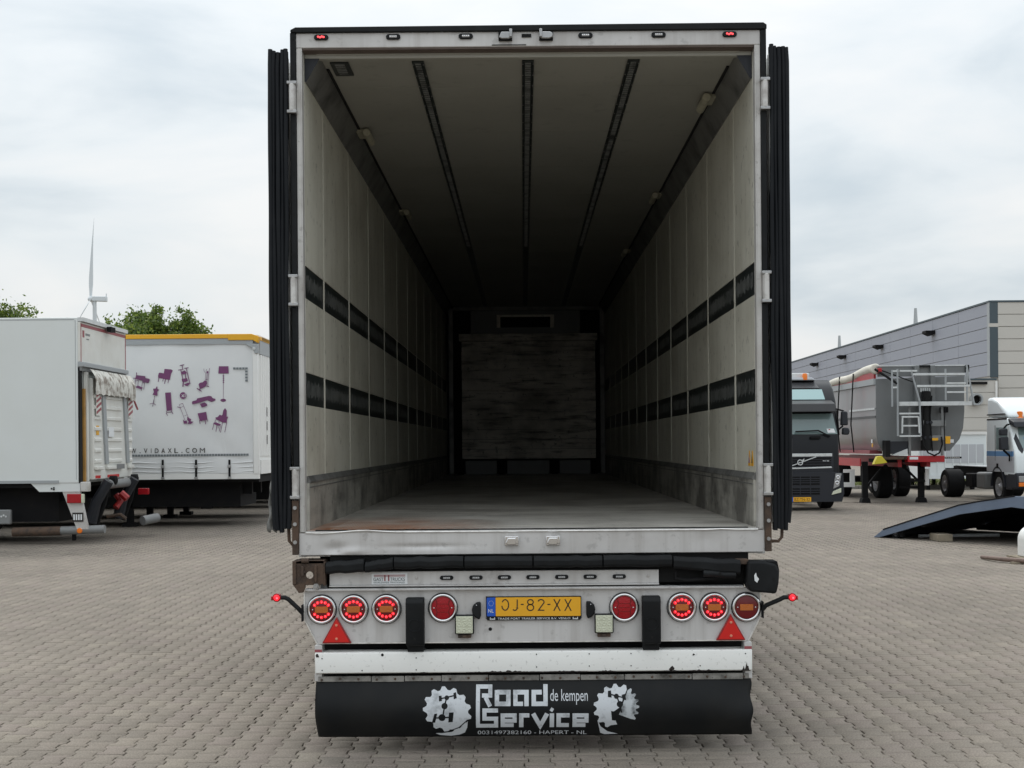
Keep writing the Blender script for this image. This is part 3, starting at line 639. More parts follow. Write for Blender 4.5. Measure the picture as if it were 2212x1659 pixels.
# light strip panel
mb = MB(); mb.box(-1.121, .700, -.012, .01, .930, 1.002); mb.prism([(-.012, .930), (-.03, .927), (-.03, .921), (.01, .921), (.01, .930)], 'x', -1.121, .700)
mb.box(-1.12, .70, -.0145, -.012, .9985, 1.002); lp = mb.build('lamp_strip', m_alu, T, .002)
for x in (-.473, -.311, -.154, .004, .163, .320, .481): oval('strip_lamp', x, .966, .074, .024, -.012)
for x in (-.640, .640): MB().lathe((x, -.012, .966), [(.009, 0), (.008, -.004), (0, -.006)], 'y', 12).build('rivet_head', m_frame, T)
box('side_stub', m_grey, T, -1.175, -1.14, .0, .05, .91, .96)
st = box('dealer_sticker', m_wink, T, -.888, -.690, -.0165, -.0125, .932, .993)
mb = MB(); text(mb, 'GAST', -.878, -.822, .951, .970, -.018); text(mb, 'TRUCKS', -.785, -.704, .951, .970, -.018); text(mb, 'WORLDWIDE TRUCKSALES', -.878, -.705, .938, .947, -.018); mb.build('sticker_text', m_slate, st, o=WL[st], smooth=0)
mb = MB()
for z in (.982, .976): mb.box(-.875, -.702, -.0182, -.0168, z, z + .003)
mb.box(-.818, -.811, -.0182, -.0168, .951, .982); mb.box(-.797, -.790, -.0182, -.0168, .951, .982); mb.build('sticker_logo', m_maroon, st, o=WL[st])
# ------------------------------------------------ main lamp panel
pl = [(-1.258, .900), (1.262, .900), (1.262, .742), (1.193, .606), (-1.188, .606), (-1.255, .742)]
pnl = MB().prism(pl, 'y', -.020, .0).build('lamp_panel', m_alu, T, .002, o=(0, 0, .75))
MB().prism([(-.020, .900), (-.045, .899), (-.047, .911), (0, .914), (0, .900)], 'x', -1.252, 1.165).build('panel_flange', m_alu, T, .003)
for s in (-1, 1):
    mb = MB()
    for p, q in zip([(1.259, .898), (1.259, .742)], [(1.259, .742), (1.191, .607)]): mb.beam((s * p[0], -.023, p[1]), (s * q[0], -.023, q[1]), .008, .006)
    mb.build('panel_rim', EDG, T)
MB().box(-1.18, 1.18, -.0225, -.0202, .606, .612).build('panel_fold', EDG, T)
box('underbody_shade_sheet', m_void, T, -1.19, 1.19, .10, .16, .40, 1.08)  # black sheet standing in for the deep shade behind the lamp panel
def lamp(x, z, kind):
    o = (x, -.02, z); R_ = .081
    b_ = MB().lathe((x, -.02, z), [(R_ + .002, 0), (R_ + .002, -.010), (R_, -.012)], 'y', 36).build('tail_lamp', m_black, T, o=o)
    prof = [(R_ - .0005 - .0, -.004)] + [(.071 + .0085 * math.cos(a), -.014 - .011 * math.sin(a)) for a in [math.pi * q / 8 for q in range(9)]] + [(.0625, -.010)]
    m = MB(); seg = 40; vs = []; fs = []
    for r, h in prof:
        for k in range(seg): a = 2 * math.pi * k / seg; vs.append((x + r * math.cos(a), -.02 + h, z + r * math.sin(a)))
    for i in range(len(prof) - 1):
        for k in range(seg): k2 = (k + 1) % seg; fs.append((i * seg + k, i * seg + k2, (i + 1) * seg + k2, (i + 1) * seg + k))
    m.add(vs, fs).build('chrome_bezel', m_chrome, b_, o=o)
    MB().lathe((x, -.02, z), [(.0628, -.008), (.061, -.016), (.04, -.019), (0, -.020)], 'y', 32).build('red_lens', m_redlens2 if kind == 2 else m_redlens, b_, o=o)
    m = MB()
    for s in (-1, 1): m.lathe((x + s * .049, -.0365, z), [(.0042, 0), (.0035, -.004), (0, -.005)], 'y', 8)
    m.build('lens_screw', m_chrome, b_, o=o)
    if kind < 2:
        MB().box(x - .036, x + .036, -.0445, -.036, z - .0175, z + .0175).build('amber_lens', m_amber, b_, .002, o=o)
    else:
        m = MB()
        for s in (-1, 1): m.prism([(x + s * .034, z + .045), (x + s * .0385, z + .042), (x + s * .034, z + .02), (x + s * .041, z), (x + s * .034, z - .02), (x + s * .0385, z - .042), (x + s * .034, z - .045), (x + s * .030, z - .02), (x + s * .037, z), (x + s * .030, z + .02)], 'y', -.0405, -.036)
        for dz in (-.022, 0, .022): m.box(x - .03, x + .03, -.0405, -.037, z + dz - .001, z + dz + .001)
        m.build('lens_moulding', m_redlens, b_, o=o)
    if kind == 0:
        for s in (-1, 1):
            m = MB(); m2 = MB()
            for q in range(5):
                a = s * math.pi / 2 + (q - 2) * R(27); rr = .0455
                cx_, cz = x + rr * math.cos(a) * 1.02, z + rr * math.sin(a) * .93
                m.lathe((cx_, -.036, cz), [(.0090, -.001), (.0082, -.006), (.005, -.009), (0, -.0095)], 'y', 10)
                m2.lathe((cx_ + random.uniform(-.002, .002), -.0452, cz + random.uniform(-.001, .002)), [(.0032, 0), (0, -.002)], 'y', 6)
            m.build('led_arc', m_led, b_, o=o); m2.build('led_core', m_ledhot, b_, o=o)
for x, z, k in ((-1.163, .7975, 0), (-.987, .798, 0), (-.806, .798, 0), (-.494, .802, 2), (.506, .797, 2), (.824, .795, 0), (1.003, .794, 0), (1.180, .793, 1)): lamp(x, z, k)
for x in (-1.080, 1.092):
    rim = MB().prism([(x - .081, .612), (x + .081, .612), (x, .757)], 'y', -.044, -.0205).build('warning_triangle', m_tri2, T, .003, o=(x, -.03, .66))
    MB().prism([(x - .070, .619), (x + .070, .619), (x, .743)], 'y', -.0475, -.0442).build('reflector_face', m_tri, rim, .002, o=WL[rim])
    m = MB()
    for z in (.638, .712): m.lathe((x, -.0475, z), [(.008, 0), (.007, -.004), (0, -.005)], 'y', 10)
    m.build('rivet_head', m_amber if False else M('copper_rivet', (.75, .30, .20), .4, .4) if 'copper_rivet' not in bpy.data.materials else bpy.data.materials['copper_rivet'], rim, o=WL[rim])
for x in (-.645, .652):
    bf = MB().prism([(-.021, .600), (-.085, .600), (-.095, .62), (-.095, .84), (-.075, .862), (-.021, .862)], 'x', x - .050, x + .050).build('dock_buffer', m_black, T, .007, o=(x, -.05, .73), segs=3)
    for dx, z in ((-.025, .807), (.025, .807), (.0, .640)): MB().cyl((x + dx, -.0965, z), .008, 0, .003, 'y', 10).build('bolt_hole', m_void, bf, o=WL[bf])
    m = MB(); seg = 24; vs = []; fs = []
    for r, h in ((.036, 0), (.035, -.003), (.031, -.003), (.030, 0)):
        for k in range(seg): a = 2 * math.pi * k / seg; vs.append((x + r * math.cos(a), -.095 + h, .715 + r * math.sin(a)))
    for i in range(3):
        for k in range(seg): k2 = (k + 1) % seg; fs.append((i * seg + k, i * seg + k2, (i + 1) * seg + k2, (i + 1) * seg + k))
    m.add(vs, fs).build('buffer_ring', m_black, bf, o=WL[bf])
    MB().box(x - .045, x + .045, -.05, .03, .563, .600).build('buffer_foot', m_black, bf, .004, o=WL[bf])
# number plate
np_ = MB().prism([(-.258, .862), (.266, .862), (.270, .858), (.270, .740), (.262, .730), (-.246, .730), (-.256, .740), (-.256, .858)], 'y', -.034, -.0205).build('number_plate_holder', m_black, T, .002, o=(0, -.02, .8))
MB().prism([(-.203, .754), (.262, .752), (.266, .756), (.266, .853), (.262, .857), (-.203, .857)], 'y', -.038, -.034).build('number_plate', m_plate, np_, .001, o=WL[np_])
MB().prism([(-.248, .754), (-.2045, .754), (-.2045, .857), (-.248, .857), (-.252, .853), (-.252, .758)], 'y', -.038, -.034).build('plate_band', m_blue, np_, .001, o=WL[np_])
m = MB(); text(m, 'NL', -.244, -.214, .774, .794, -.0386)
for k in range(12): a = k * math.pi / 6; m.box(-.228 + .013 * math.cos(a) - .0012, -.228 + .013 * math.cos(a) + .0012, -.0386, -.0381, .825 + .014 * math.sin(a) - .0012, .825 + .014 * math.sin(a) + .0012)
m.build('plate_letters', m_wink, np_, o=WL[np_], smooth=0)
def px_(zx, zy): return W((1160 + zx / 7.9) / 1.1302, (1420 + zy / 7.9) / 1.1302, 7.05)
def plate_strokes(m, pl, wd):
    P = [px_(*p) for p in pl]; P = [(p[0], p[2]) for p in P]
    for q in stroke(P, wd): m.add([(a.x, -.0388, a.y) for a in q], [(0, 1, 2, 3)])
m = MB(); ell = lambda cx_, cy_, rx, ry, a0, a1, n=14: [(cx_ + rx * math.cos(R(a0 + (a1 - a0) * k / n)), cy_ - ry * math.sin(R(a0 + (a1 - a0) * k / n))) for k in range(n + 1)]
plate_strokes(m, ell(580, 445, 66, 103, 150, -170), .0062)                       # O with a worn gap
plate_strokes(m, [(812, 340), (812, 500)] + ell(765, 500, 47, 50, 0, -140, 8), .0062)
plate_strokes(m, [(880, 435), (936, 435)], .0062); plate_strokes(m, [(1392, 435), (1452, 435)], .0062)
plate_strokes(m, ell(1066, 390, 55, 48, 0, 360, 20), .0062); plate_strokes(m, ell(1066, 495, 63, 58, 0, 360, 20), .0062)
plate_strokes(m, ell(1270, 390, 58, 48, 165, -20, 10) + [(1222, 545), (1335, 548)], .0062)
for x in (1578, 1790): plate_strokes(m, [(x - 60, 335), (x + 62, 560)], .0062); plate_strokes(m, [(x + 60, 335), (x - 62, 560)], .0062)
m.build('plate_number', m_ink, np_, o=WL[np_], smooth=0)
m = MB(); text(m, 'TRADE PORT TRAILER SERVICE B.V. VENLO', -.192, .208, .7345, .7455, -.0348)
for x in (-.235, .222):
    for q in range(5): m.box(x + q * .006, x + q * .006 + .004, -.0348, -.0342, .734, .741 + (.006 if q in (0, 4) else 0))
m.build('holder_lettering', m_wink, np_, o=WL[np_], smooth=0)
for x, s in ((-.308, 1), (.320, -1)):
    pts = [(x + s * .024, .835), (x + s * .0, .832), (x - s * .020, .815), (x - s * .026, .79), (x - s * .022, .765), (x - s * .005, .748), (x + s * .016, .736), (x + s * .024, .760)]
    pl_ = MB().prism(pts, 'y', -.060, -.0205).build('plate_lamp', m_black, T, .010, o=(x, -.03, .79), segs=3)
    MB().lathe((x, -.0605, .818), [(.0025, 0), (0, -.002)], 'y', 6).build('lamp_screw', m_chrome, pl_, o=WL[pl_])
for x in (-.375, .393):
    z = .712; b_ = MB().box(x - .052, x + .052, -.062, -.030, z - .053, z + .053).build('work_lamp', m_black, T, .006, o=(x, -.04, z))
    MB().box(x - .046, x + .046, -.0665, -.062, z - .047, z + .047).build('lamp_lens', m_lampglass, b_, .002, o=WL[b_])
    m = MB()
    for i in range(3):
        for j in range(3): m.lathe((x + (i - 1) * .029, -.0665, z + (j - 1) * .029), [(.0125, 0), (.010, -.002), (.006, -.0008), (0, 0)], 'y', 10)
    m.build('lens_optic', m_lampglass, b_, o=WL[b_])
    m = MB(); m.box(x - .036, x + .036, -.05, -.021, z - .075, z - .055); m.box(x - .012, x + .012, -.06, -.05, z - .072, z - .057); m.build('lamp_bracket', m_rust, b_, .002, o=WL[b_])
MB().cyl((-.234, -.0215, .681), .010, 0, .002, 'y', 12).build('panel_hole', m_void, T)
# side marker lamps on rubber arms
for s, x, z in ((-1, -1.409, .866), (1, 1.432, .846)):
    xe = s * 1.268; zb = .79
    a_ = MB().tube([(xe, -.03, zb - .012), (s * 1.29, -.03, zb + .012), (x - s * .065, -.03, z - .012), (x - s * .045, -.03, z - .001), (x - s * .015, -.03, z)], .0125, 8, flat=1).build('marker_arm', m_black, T, o=(x, -.03, z))
    MB().box(xe - .003, xe + .003, -.06, .0, zb - .055, zb + .035).build('arm_foot', m_dark, a_, o=WL[a_])
    MB().lathe((x, -.03, z), [(.0225, .02), (.0235, -.012), (.020, -.014)], 'y', 18).build('lamp_body', m_redlens2, a_, o=WL[a_])
    MB().lathe((x, -.044, z), [(.0165, 0), (.013, -.004), (0, -.006)], 'y', 18).build('led_lens', m_led, a_, o=WL[a_])
    MB().lathe((x + .003, -.0505, z - .002), [(.006, 0), (0, -.001)], 'y', 10).build('led_core', m_ledhot, a_, o=WL[a_])
    MB().box(x + s * .020, x + s * .032, -.04, .0, z - .015, z + .008).build('lamp_tail', m_redlens2, a_, .003, o=WL[a_])
# white under-run beam, chipped lower edge
pr = [(-.045, .446), (-.050, .452), (-.050, .552), (-.044, .562), (.055, .562), (.055, .446)]
ub = MB().prism(pr, 'x', -1.200, 1.207).build('underrun_beam', m_bump, T, .004, o=(0, 0, .5), segs=3)
m = MB(); chip = M('exposed_dark_steel', (.025, .018, .015), .8, var=.5, vs=30)
def chips(x0, x1, z0, hmax, n):
    top = [(x0 + (x1 - x0) * k / n, z0 + hmax * (random.random() ** 1.6) * math.sin(math.pi * min(1, max(0, k / n)))) for k in range(n + 1)]
    m.prism([(x0, z0 - .004)] + top + [(x1, z0 - .004)], 'y', -.0512, -.0502)
for a, b_, h, n in ((-.62, -.58, .005, 4), (-.37, .05, .011, 46), (.06, .30, .006, 22), (.36, .46, .008, 12), (.72, .80, .008, 8), (.86, 1.02, .008, 12), (1.145, 1.195, .05, 10)): chips(a, b_, .449, h, n)
for cx_, cz, r in ((.765, .462, .017), (.885, .536, .008), (-1.185, .545, .012)):
    m.prism([(cx_ + r * random.uniform(.45, 1.2) * math.cos(k * .7), cz + r * random.uniform(.45, 1.1) * math.sin(k * .7)) for k in range(9)], 'y', -.0512, -.0502)
m.build('paint_chip', chip, ub, o=WL[ub])
m = MB()
for x, z in ((-.828, .548), (-1.16, .53), (-1.16, .465), (-.94, .463), (-.642, .53), (-.642, .465), (.02, .545), (.02, .475), (.31, .545), (.31, .478), (.54, .545), (.54, .478), (.92, .475), (1.17, .54)):
    r = .008 if x == -.828 else .0035; m.cyl((x, -.0515, z), r, 0, .003, 'y', 8)
m.build('drill_hole', m_void, ub, o=WL[ub])
for s, x in ((-1, -1.182), (1, 1.187)):
    p_ = box('beam_bracket', m_alu, T, x - .020, x + .020, -.035, .06, .5625, .600, .002)
    MB().box(x - .020, x + .020, -.0365, -.0352, .563, .578).build('reflective_strip', m_maroon, p_, o=WL[p_])
    box('beam_end_plate', m_alu, T, x - .02 + s * .003, x + .02 + s * .003, -.03, .05, .40, .4455, .003)
# clamp strip and rubber flap
m = MB(); x = -1.185
while x < 1.19:
    l = random.uniform(.18, .4); l = min(l, 1.195 - x); m.box(x, x + l - .004, -.034 - random.uniform(0, .003), -.022, .398 + random.uniform(-.002, .002), .428 + random.uniform(-.003, .003)); x += l
cs = m.build('clamp_strip', M('dirty_clamp_steel', (.30, .29, .27), .5, .3, var=1, vs=8, dirt=(.05, .045, .04), spots=.6), T, .002)
for k in range(24): MB().lathe((-1.165 + k * .1012, -.0375, .413 + random.uniform(-.003, .003)), [(.007, 0), (.006, -.004), (0, -.005)], 'y', 8).build('clamp_bolt', m_rust, cs, o=WL[cs])
def flapy(x, z):
    t = (.405 - z) / .31; e = max(0, (x - 1.0) / .2); el = max(0, (-x - 1.13) / .07)
    return -.018 - .050 * math.sin(min(1, max(0, t)) * math.pi * .93) ** 1.15 + .03 * max(0, t - .72) + .016 * e * math.sin(t * 6) + .012 * el * el + .004 * math.sin(x * 5 + 1) * t
m = MB(); nx, nz = 110, 26
for j in range(nz + 1):
    for i in range(nx + 1):
        x = -1.197 + 2.397 * i / nx; z = .405 - .31 * j / nz
        xe = x
        if i == 0: xe += .012 * max(0, (j / nz - .6)) * 2.2 - .0
        if i == nx: xe += .006 * math.sin(j * .55)
        m.v.append((xe, flapy(x, z), z))
for j in range(nz):
    for i in range(nx): k = j * (nx + 1) + i; m.f.append((k, k + nx + 1, k + nx + 2, k + 1)); m.m.append(0)
fl_ = m.build('rubber_flap', m_flap, T, smooth=80, o=(0, 0, .25)); sm = fl_.modifiers.new('thick', 'SOLIDIFY'); sm.thickness = .008; sm.offset = 1
# print on the flap; drawn flat, cut at many heights and laid on the curved rubber
def flapprint(name, polys, mat_, off=.0018):
    bm = bmesh.new()
    for pl in polys:
        vs = [bm.verts.new((p[0], 0, p[1])) for p in pl]
        try: bm.faces.new(vs)
        except ValueError: pass
    bmesh.ops.triangulate(bm, faces=bm.faces)
    for k in range(1, 26):
        z = .405 - .31 * k / 26; bmesh.ops.bisect_plane(bm, geom=bm.verts[:] + bm.edges[:] + bm.faces[:], plane_co=(0, 0, z), plane_no=(0, 0, 1))
    for v in bm.verts: v.co.y = flapy(v.co.x, v.co.z) - .0085 - off
    me = bpy.data.meshes.new(name); bm.to_mesh(me); bm.free(); me.materials.append(mat_); me.shade_smooth()
    o = bpy.data.objects.new(name, me); C.objects.link(o); o.parent = fl_; o.location = -WL[fl_]; WL[o] = Vector((0, 0, 0)); return o
def g7(zx, zy): p = W(902.5 + zx * .224, 1451 + zy * .224, 7.04); return (p[0], p[2])
def st7(pl, wd): return [[tuple(q) for q in quad] for quad in stroke([g7(*p) for p in pl], wd * .224 / 390)]
def gear(cx_, cy_, rx, ry, n, tilt, a0=0, a1=360):
    pts = []; N_ = n * 4
    for k in range(N_ + 1):
        a = a0 + (a1 - a0) * k / N_; ph = (k % 4); r = 1.0 if ph in (1, 2) else .86
        c, s_ = math.cos(R(a)), math.sin(R(a)); x, y = rx * r * c, ry * r * s_
        pts.append((cx_ + x + tilt * y, cy_ - y))
    return pts
from mathutils.geometry import tessellate_polygon
def tri(pl):
    P = [Vector((p[0], p[1], 0)) for p in pl]; return [[pl[i] for i in t] for t in tessellate_polygon([P])]
gp = tri([g7(*p) for p in gear(288, 362, 232, 222, 13, -.12)[:-1]])
sw = tri([g7(*p) for p in [(150, 585), (230, 592), (330, 578), (410, 535), (455, 495), (485, 465), (478, 530), (455, 585), (400, 608), (320, 620), (220, 612)]])
flapprint('gear_emblem', gp + sw, m_print)
hole = []
for pl in ([(205, 225), (232, 222), (236, 270), (208, 275)], [(345, 200), (370, 192), (378, 245), (350, 255)], [(165, 392), (192, 388), (172, 478), (140, 480)], [(305, 380), (350, 376), (340, 472), (298, 476)]): hole += tri([g7(*p) for p in pl])
for cx_, cy_, r in ((282, 242, 22), (262, 318, 30), (238, 428, 34)): hole += tri([g7(cx_ + r * math.cos(k * math.pi / 8), cy_ + r * math.sin(k * math.pi / 8)) for k in range(16)])
hole += st7([(225, 250), (355, 222)], 12) + st7([(278, 250), (262, 320), (246, 420)], 13) + st7([(180, 432), (320, 424)], 13) + st7([(150, 590), (290, 575), (400, 530), (480, 455)], 10)
flapprint('emblem_cutout', hole, m_flap, .0028)
g2 = tri([g7(*p) for p in gear(1915, 330, 225, 215, 8, .05, 62, 262)[:-1] + [(1920, 500), (1870, 380), (1940, 330)]])
flapprint('worn_gear_emblem', g2 + tri([g7(*p) for p in [(1728, 450), (1760, 520), (1830, 575), (1930, 600), (1800, 606), (1760, 590)]]), m_print, .0018)
g3 = tri([g7(*p) for p in gear(1915, 330, 215, 215, 6, .05, -38, 62)[:-1] + [(1960, 330), (1935, 400)]])
flapprint('faded_gear_emblem', g3, m_print2, .0018)
hole = tri([g7(*p) for p in [(1832, 180), (1860, 175), (1866, 240), (1830, 235)]]) + tri([g7(*p) for p in [(1962, 215), (1998, 205), (2004, 262), (1972, 258)]]) + tri([g7(*p) for p in [(1860, 365), (1900, 370), (1900, 460), (1868, 455)]])
for cx_, cy_, r in ((1912, 228, 24), (1944, 300, 30)): hole += tri([g7(cx_ + r * math.cos(k * math.pi / 8), cy_ + r * math.sin(k * math.pi / 8)) for k in range(16)])
hole += st7([(1850, 210), (1980, 240)], 12) + st7([(1915, 228), (1944, 300), (1960, 380)], 13)
flapprint('worn_emblem_cutout', hole, m_flap, .0028)
lt = []
lt += st7([(582, 515), (582, 142), (700, 142), (700, 222), (620, 222)], 38) + st7([(655, 238), (700, 322)], 40)
lt += st7([(764, 192), (874, 192), (874, 298), (764, 298), (764, 173)], 42)
lt += st7([(920, 192), (1048, 192), (1048, 320)], 42) + st7([(942, 213), (942, 298), (1015, 298)], 40)
lt += st7([(1195, 192), (1118, 192), (1118, 298), (1231, 298), (1231, 120)], 42)
lt += st7([(775, 360), (645, 360), (645, 440), (756, 440), (756, 513), (564, 513)], 40)
def e_(dx): return st7([(830 + dx, 462), (934 + dx, 462), (934 + dx, 408), (820 + dx, 408), (820 + dx, 508), (925 + dx, 508)], 40)
lt += e_(0) + e_(690)
lt += st7([(998, 530), (998, 408), (1076, 408)], 42) + st7([(1112, 390), (1180, 515), (1246, 390)], 42) + st7([(1292, 388), (1292, 530)], 42) + st7([(1282, 368), (1300, 338)], 30)
lt += st7([(1462, 408), (1357, 408), (1357, 508), (1456, 508)], 42)
flapprint('flap_lettering', [q for q in lt], m_print)
def flaptext(body, zx0, zx1, zy0, zy1, nm):
    vs, fs = textmesh(body); xs = [v.x for v in vs]; ysv = [v.y for v in vs]; a, b_, c, d = min(xs), max(xs), min(ysv), max(ysv); polys = []
    for f in fs: polys += [[g7(zx0 + (vs[i].x - a) / (b_ - a) * (zx1 - zx0), zy1 - (vs[i].y - c) / (d - c) * (zy1 - zy0)) for i in f]]
    flapprint(nm, polys, m_print)
flaptext('de kempen', 1276, 1637, 165, 306, 'small_lettering'); flaptext('0031497382160 - HAPERT - NL', 578, 1628, 566, 606, 'phone_number')
# ------------------------------------------------ running gear, mostly hidden
for s in (-1, 1): box('chassis_beam', m_dark, T, s * .45 - .06, s * .45 + .06, .3, 12.9, .85, 1.12)
box('cross_member', m_dark, T, -1.15, 1.15, .17, .30, .55, 1.10)
box('floor_underside', m_dark, T, -1.26, 1.26, .18, LEN, 1.085, 1.128)
def wheel(parent, o, r, wd, axis='x', twin=False):
    t = MB(); prof = [(r * .58, -wd / 2 + .01), (r * .93, -wd / 2), (r, -wd / 2 + .03), (r, wd / 2 - .03), (r * .93, wd / 2), (r * .58, wd / 2 - .01)]
    t.lathe(o, prof + [(r * .40, wd / 2 - .06), (r * .40, -wd / 2 + .06), prof[0]], axis, 28, False); t = t.build('wheel', m_tyre, parent, o=o)
    g = MB(); [g.lathe(o, [(r * .60, q * (-wd / 2 + .006)), (r * .53, q * (-wd / 2 + .02)), (r * .33, q * (-wd / 2 + .08)), (r * .2, q * (-wd / 2 + .05)), (r * .12, q * (-wd / 2 - .01)), (0, q * (-wd / 2 - .012))], axis, 20, False) for q in (1, -1)]
    g.build('rim', m_rim, t, o=o)
    return t
for y in (2.2, 3.5, 4.8):
    box('axle', m_dark, T, -1.0, 1.0, y - .06, y + .06, .46, .58)
    for s in (-1, 1): wheel(T, (s * 1.05, y, .52), .52, .385)
for s in (-1, 1):
    box('landing_leg', m_dark, T, s * .95 - .07, s * .95 + .07, 10.3, 10.44, .06, 1.1); box('landing_foot', m_dark, T, s * .95 - .14, s * .95 + .14, 10.22, 10.52, 0, .06)

# ================================================================== surroundings, left
def Wb(px, Z): return W(px, 960, Z)[0]
def Zz(px, py, Z): return W(px, py, Z)[2]
# ---------- box lorry with a tail lift (its rear faces right)
XR = -7.88; YA, YB = YD + 22.5, YD + 25.05; ZB, ZT = 1.08, 4.0
LT = thing('box_lorry', 'white box lorry at the far left with a folded tail lift and torn canvas', 'lorry', (XR - 3.8, YA + 1.27, 0))
box('box_body', m_roofw, LT, XR - 7.6, XR, YA, YB, ZB, ZT, .012)
box('bottom_rail', m_rail, LT, XR - 7.6, XR - .35, YA - .012, YA - .002, ZB, ZB + .05)
box('side_seam', m_rail, LT, XR - .045, XR - .038, YA - .004, YA - .001, ZB + .06, ZT - .05)
MB().box(XR - 1.5, XR - .06, YA - .004, YA - .001, ZT - .045, ZT - .03).build('roof_rail', m_rail, LT)
def rf(t): return YA + t * (YB - YA)             # t: 0 near edge, 1 far edge of the rear face
def rbox(name, m, t0, t1, z0, z1, d0, d1, parent=None, bevel=0, kind=None):
    return MB().box(XR + d0, XR + d1, rf(t0), rf(t1), z0, z1).build(name, m, parent or LT, bevel, o=WL[parent] if parent else None, kind=kind)
rbox('top_beam', m_galv, .0, 1, 3.93, 4.0, .001, .10)
rbox('top_lamp', m_dark, .50, .60, 3.86, 3.95, .10, .18)
rbox('roller_door', m_lift, .0, 1, 3.22, 3.92, .002, .05)
for t0, t1, z0, z1 in ((.005, .995, 3.84, 3.895), (.0, .012, 3.2, 3.9), (.985, .998, 3.2, 3.9)): rbox('door_trim', m_maroon, t0, t1, z0, z1, .051, .055)
rbox('badge', m_maroon, .04, .075, 3.66, 3.78, .051, .054); rbox('badge', m_grey, .10, .19, 3.70, 3.74, .051, .054); rbox('badge', m_grey, .12, .17, 3.63, 3.65, .051, .054)
rbox('shutter_housing', m_rail, -.005, 1.0, 3.13, 3.215, .0, .11, bevel=.01)
rbox('housing_shadow_strip', m_grey, .0, 1.0, 3.06, 3.13, .0, .06)
rbox('inner_frame', m_void, .0, .05, ZB, 3.12, .001, .03)
rbox('edge_post', m_amb2, .055, .085, ZB + .02, 2.75, .02, .06); rbox('edge_post', m_lift, .09, .125, ZB + .02, 3.05, .02, .08)
# tail lift platform standing upright, ribbed
pf = rbox('lift_platform', m_lift, .14, 1.03, 1.13, 2.95, .06, .14, bevel=.01)
for t0, t1 in ((.16, .30), (.40, .76), (.90, 1.01)):
    for k in range(7):
        z0 = 1.42 + k * .195; m = MB().prism([(XR + .14, z0), (XR + .165, z0 + .012), (XR + .165, z0 + .055), (XR + .14, z0 + .075)], 'y', rf(t0), rf(t1)); m.build('stiffening_rib', m_lift, pf, o=WL[pf])
    rbox('rib_pocket', m_lift, t0, t1, 1.30, 1.36, .14, .20, pf, .01)
for t0 in (.31, .80):
    m = MB(); Y0 = rf(t0); m.prism([(Y0, 2.72), (Y0 + .17, 2.72), (Y0 + .34, 1.40), (Y0 + .18, 1.40)], 'x', XR + .141, XR + .172); m.build('ramp_strip', m_rail, pf, o=WL[pf])
for t0 in (.17, .90):
    b_ = rbox('hazard_board', m_lift, t0, t0 + .105, 2.28, 2.74, .166, .176)
    m = MB(); Y0, Y1 = rf(t0), rf(t0 + .105)
    for k in range(5): z = 2.30 + k * .10; m.prism([(Y0, z), (Y1, z + .09), (Y1, min(2.74, z + .14)), (Y0, z + .05)], 'x', XR + .1765, XR + .179)
    m.build('hazard_stripe', m_maroon, b_, o=WL[b_])
rbox('yellow_decal', m_yel, .20, .26, 1.93, 2.10, .142, .146); rbox('white_decal', m_wink, .44, .56, 1.90, 2.08, .168, .172); rbox('name_plate', m_grey, .58, .76, 1.30, 1.39, .201, .206)
for t0, t1 in ((.18, .28), (.44, .70)): rbox('red_reflector', m_tri, t0, t1, 1.15, 1.20, .141, .150)
# torn canvas over the top of the platform
m = MB(); na, nb = 24, 10
for j in range(nb + 1):
    for i in range(na + 1):
        t = .10 + .92 * i / na; z = 3.10 - (.44 + .015 * math.sin(i * 1.9) + (.05 if i > 20 else 0)) * j / nb
        m.v.append((XR + .13 + .10 * math.sin(min(1, j / 5) * 1.57) + .004 * math.sin(i * 1.3 + j * .5), rf(t), z))
for j in range(nb):
    for i in range(na): k = j * (na + 1) + i; m.f.append((k, k + 1, k + na + 2, k + na + 1)); m.m.append(0)
m.build('torn_canvas', m_gunk, LT, smooth=70)
MB().tube([(XR + .12, rf(1.03), 2.95), (XR + .14, rf(1.05), 2.7), (XR + .2, rf(1.1), 2.45)], .02, 6).build('loose_strap', m_maroon, LT)
# under the lorry: corner castings, lamps, lift gear
MB().prism([(XR - .85, 1.08), (XR + .02, 1.08), (XR + .02, .93), (XR - .7, .93)], 'y', YA + .01, YA + .1).build('sub_frame', m_roofw, LT)
MB().box(XR + .03, XR + .18, YA - .01, YA + .1, .93, 1.1).build('corner_casting', m_frame, LT, .01)
m = MB(); m.cyl((XR - .48, YA + .005, .985), .015, -.01, .0, 'y', 8); m.cyl((XR - .44, YA + .005, .97), .015, -.01, .0, 'y', 8); m.cyl((XR - .44, YA + .005, 1.0), .015, -.01, .0, 'y', 8); m.build('fixing_bolt', m_dark, LT)
bk = MB().prism([(XR - .30, .93), (XR + .02, .93), (XR + .16, .18 + .08), (XR - .05, .26)], 'y', YA + .02, YA + .08).build('lamp_bracket', m_frame, LT, .008, o=(XR - .1, YA, .6))
MB().box(XR - .20, XR + .05, YA - .04, YA + .02, .73, .89).build('tail_lamp', m_redlens2, bk, .01, o=WL[bk]); MB().box(XR + .05, XR + .10, YA - .04, YA + .02, .73, .89).build('clear_lamp', m_lampglass, bk, .01, o=WL[bk])
m = MB().box(XR - .12, XR + .07, YA + .005, YA + .018, .40, .56).build('side_plate', m_ink, bk, o=WL[bk]); mm_ = MB()
for q in range(4): mm_.box(XR - .10 + q * .042, XR - .075 + q * .042, YA - .002, YA + .004, .43, .53)
mm_.build('plate_letters', m_wink, bk, o=WL[bk])
MB().tube([(XR - 1.15, YA + .1, .22), (XR + .42, YA + .1, .26)], .075, 14).build('underrun_tube', m_grey, LT)
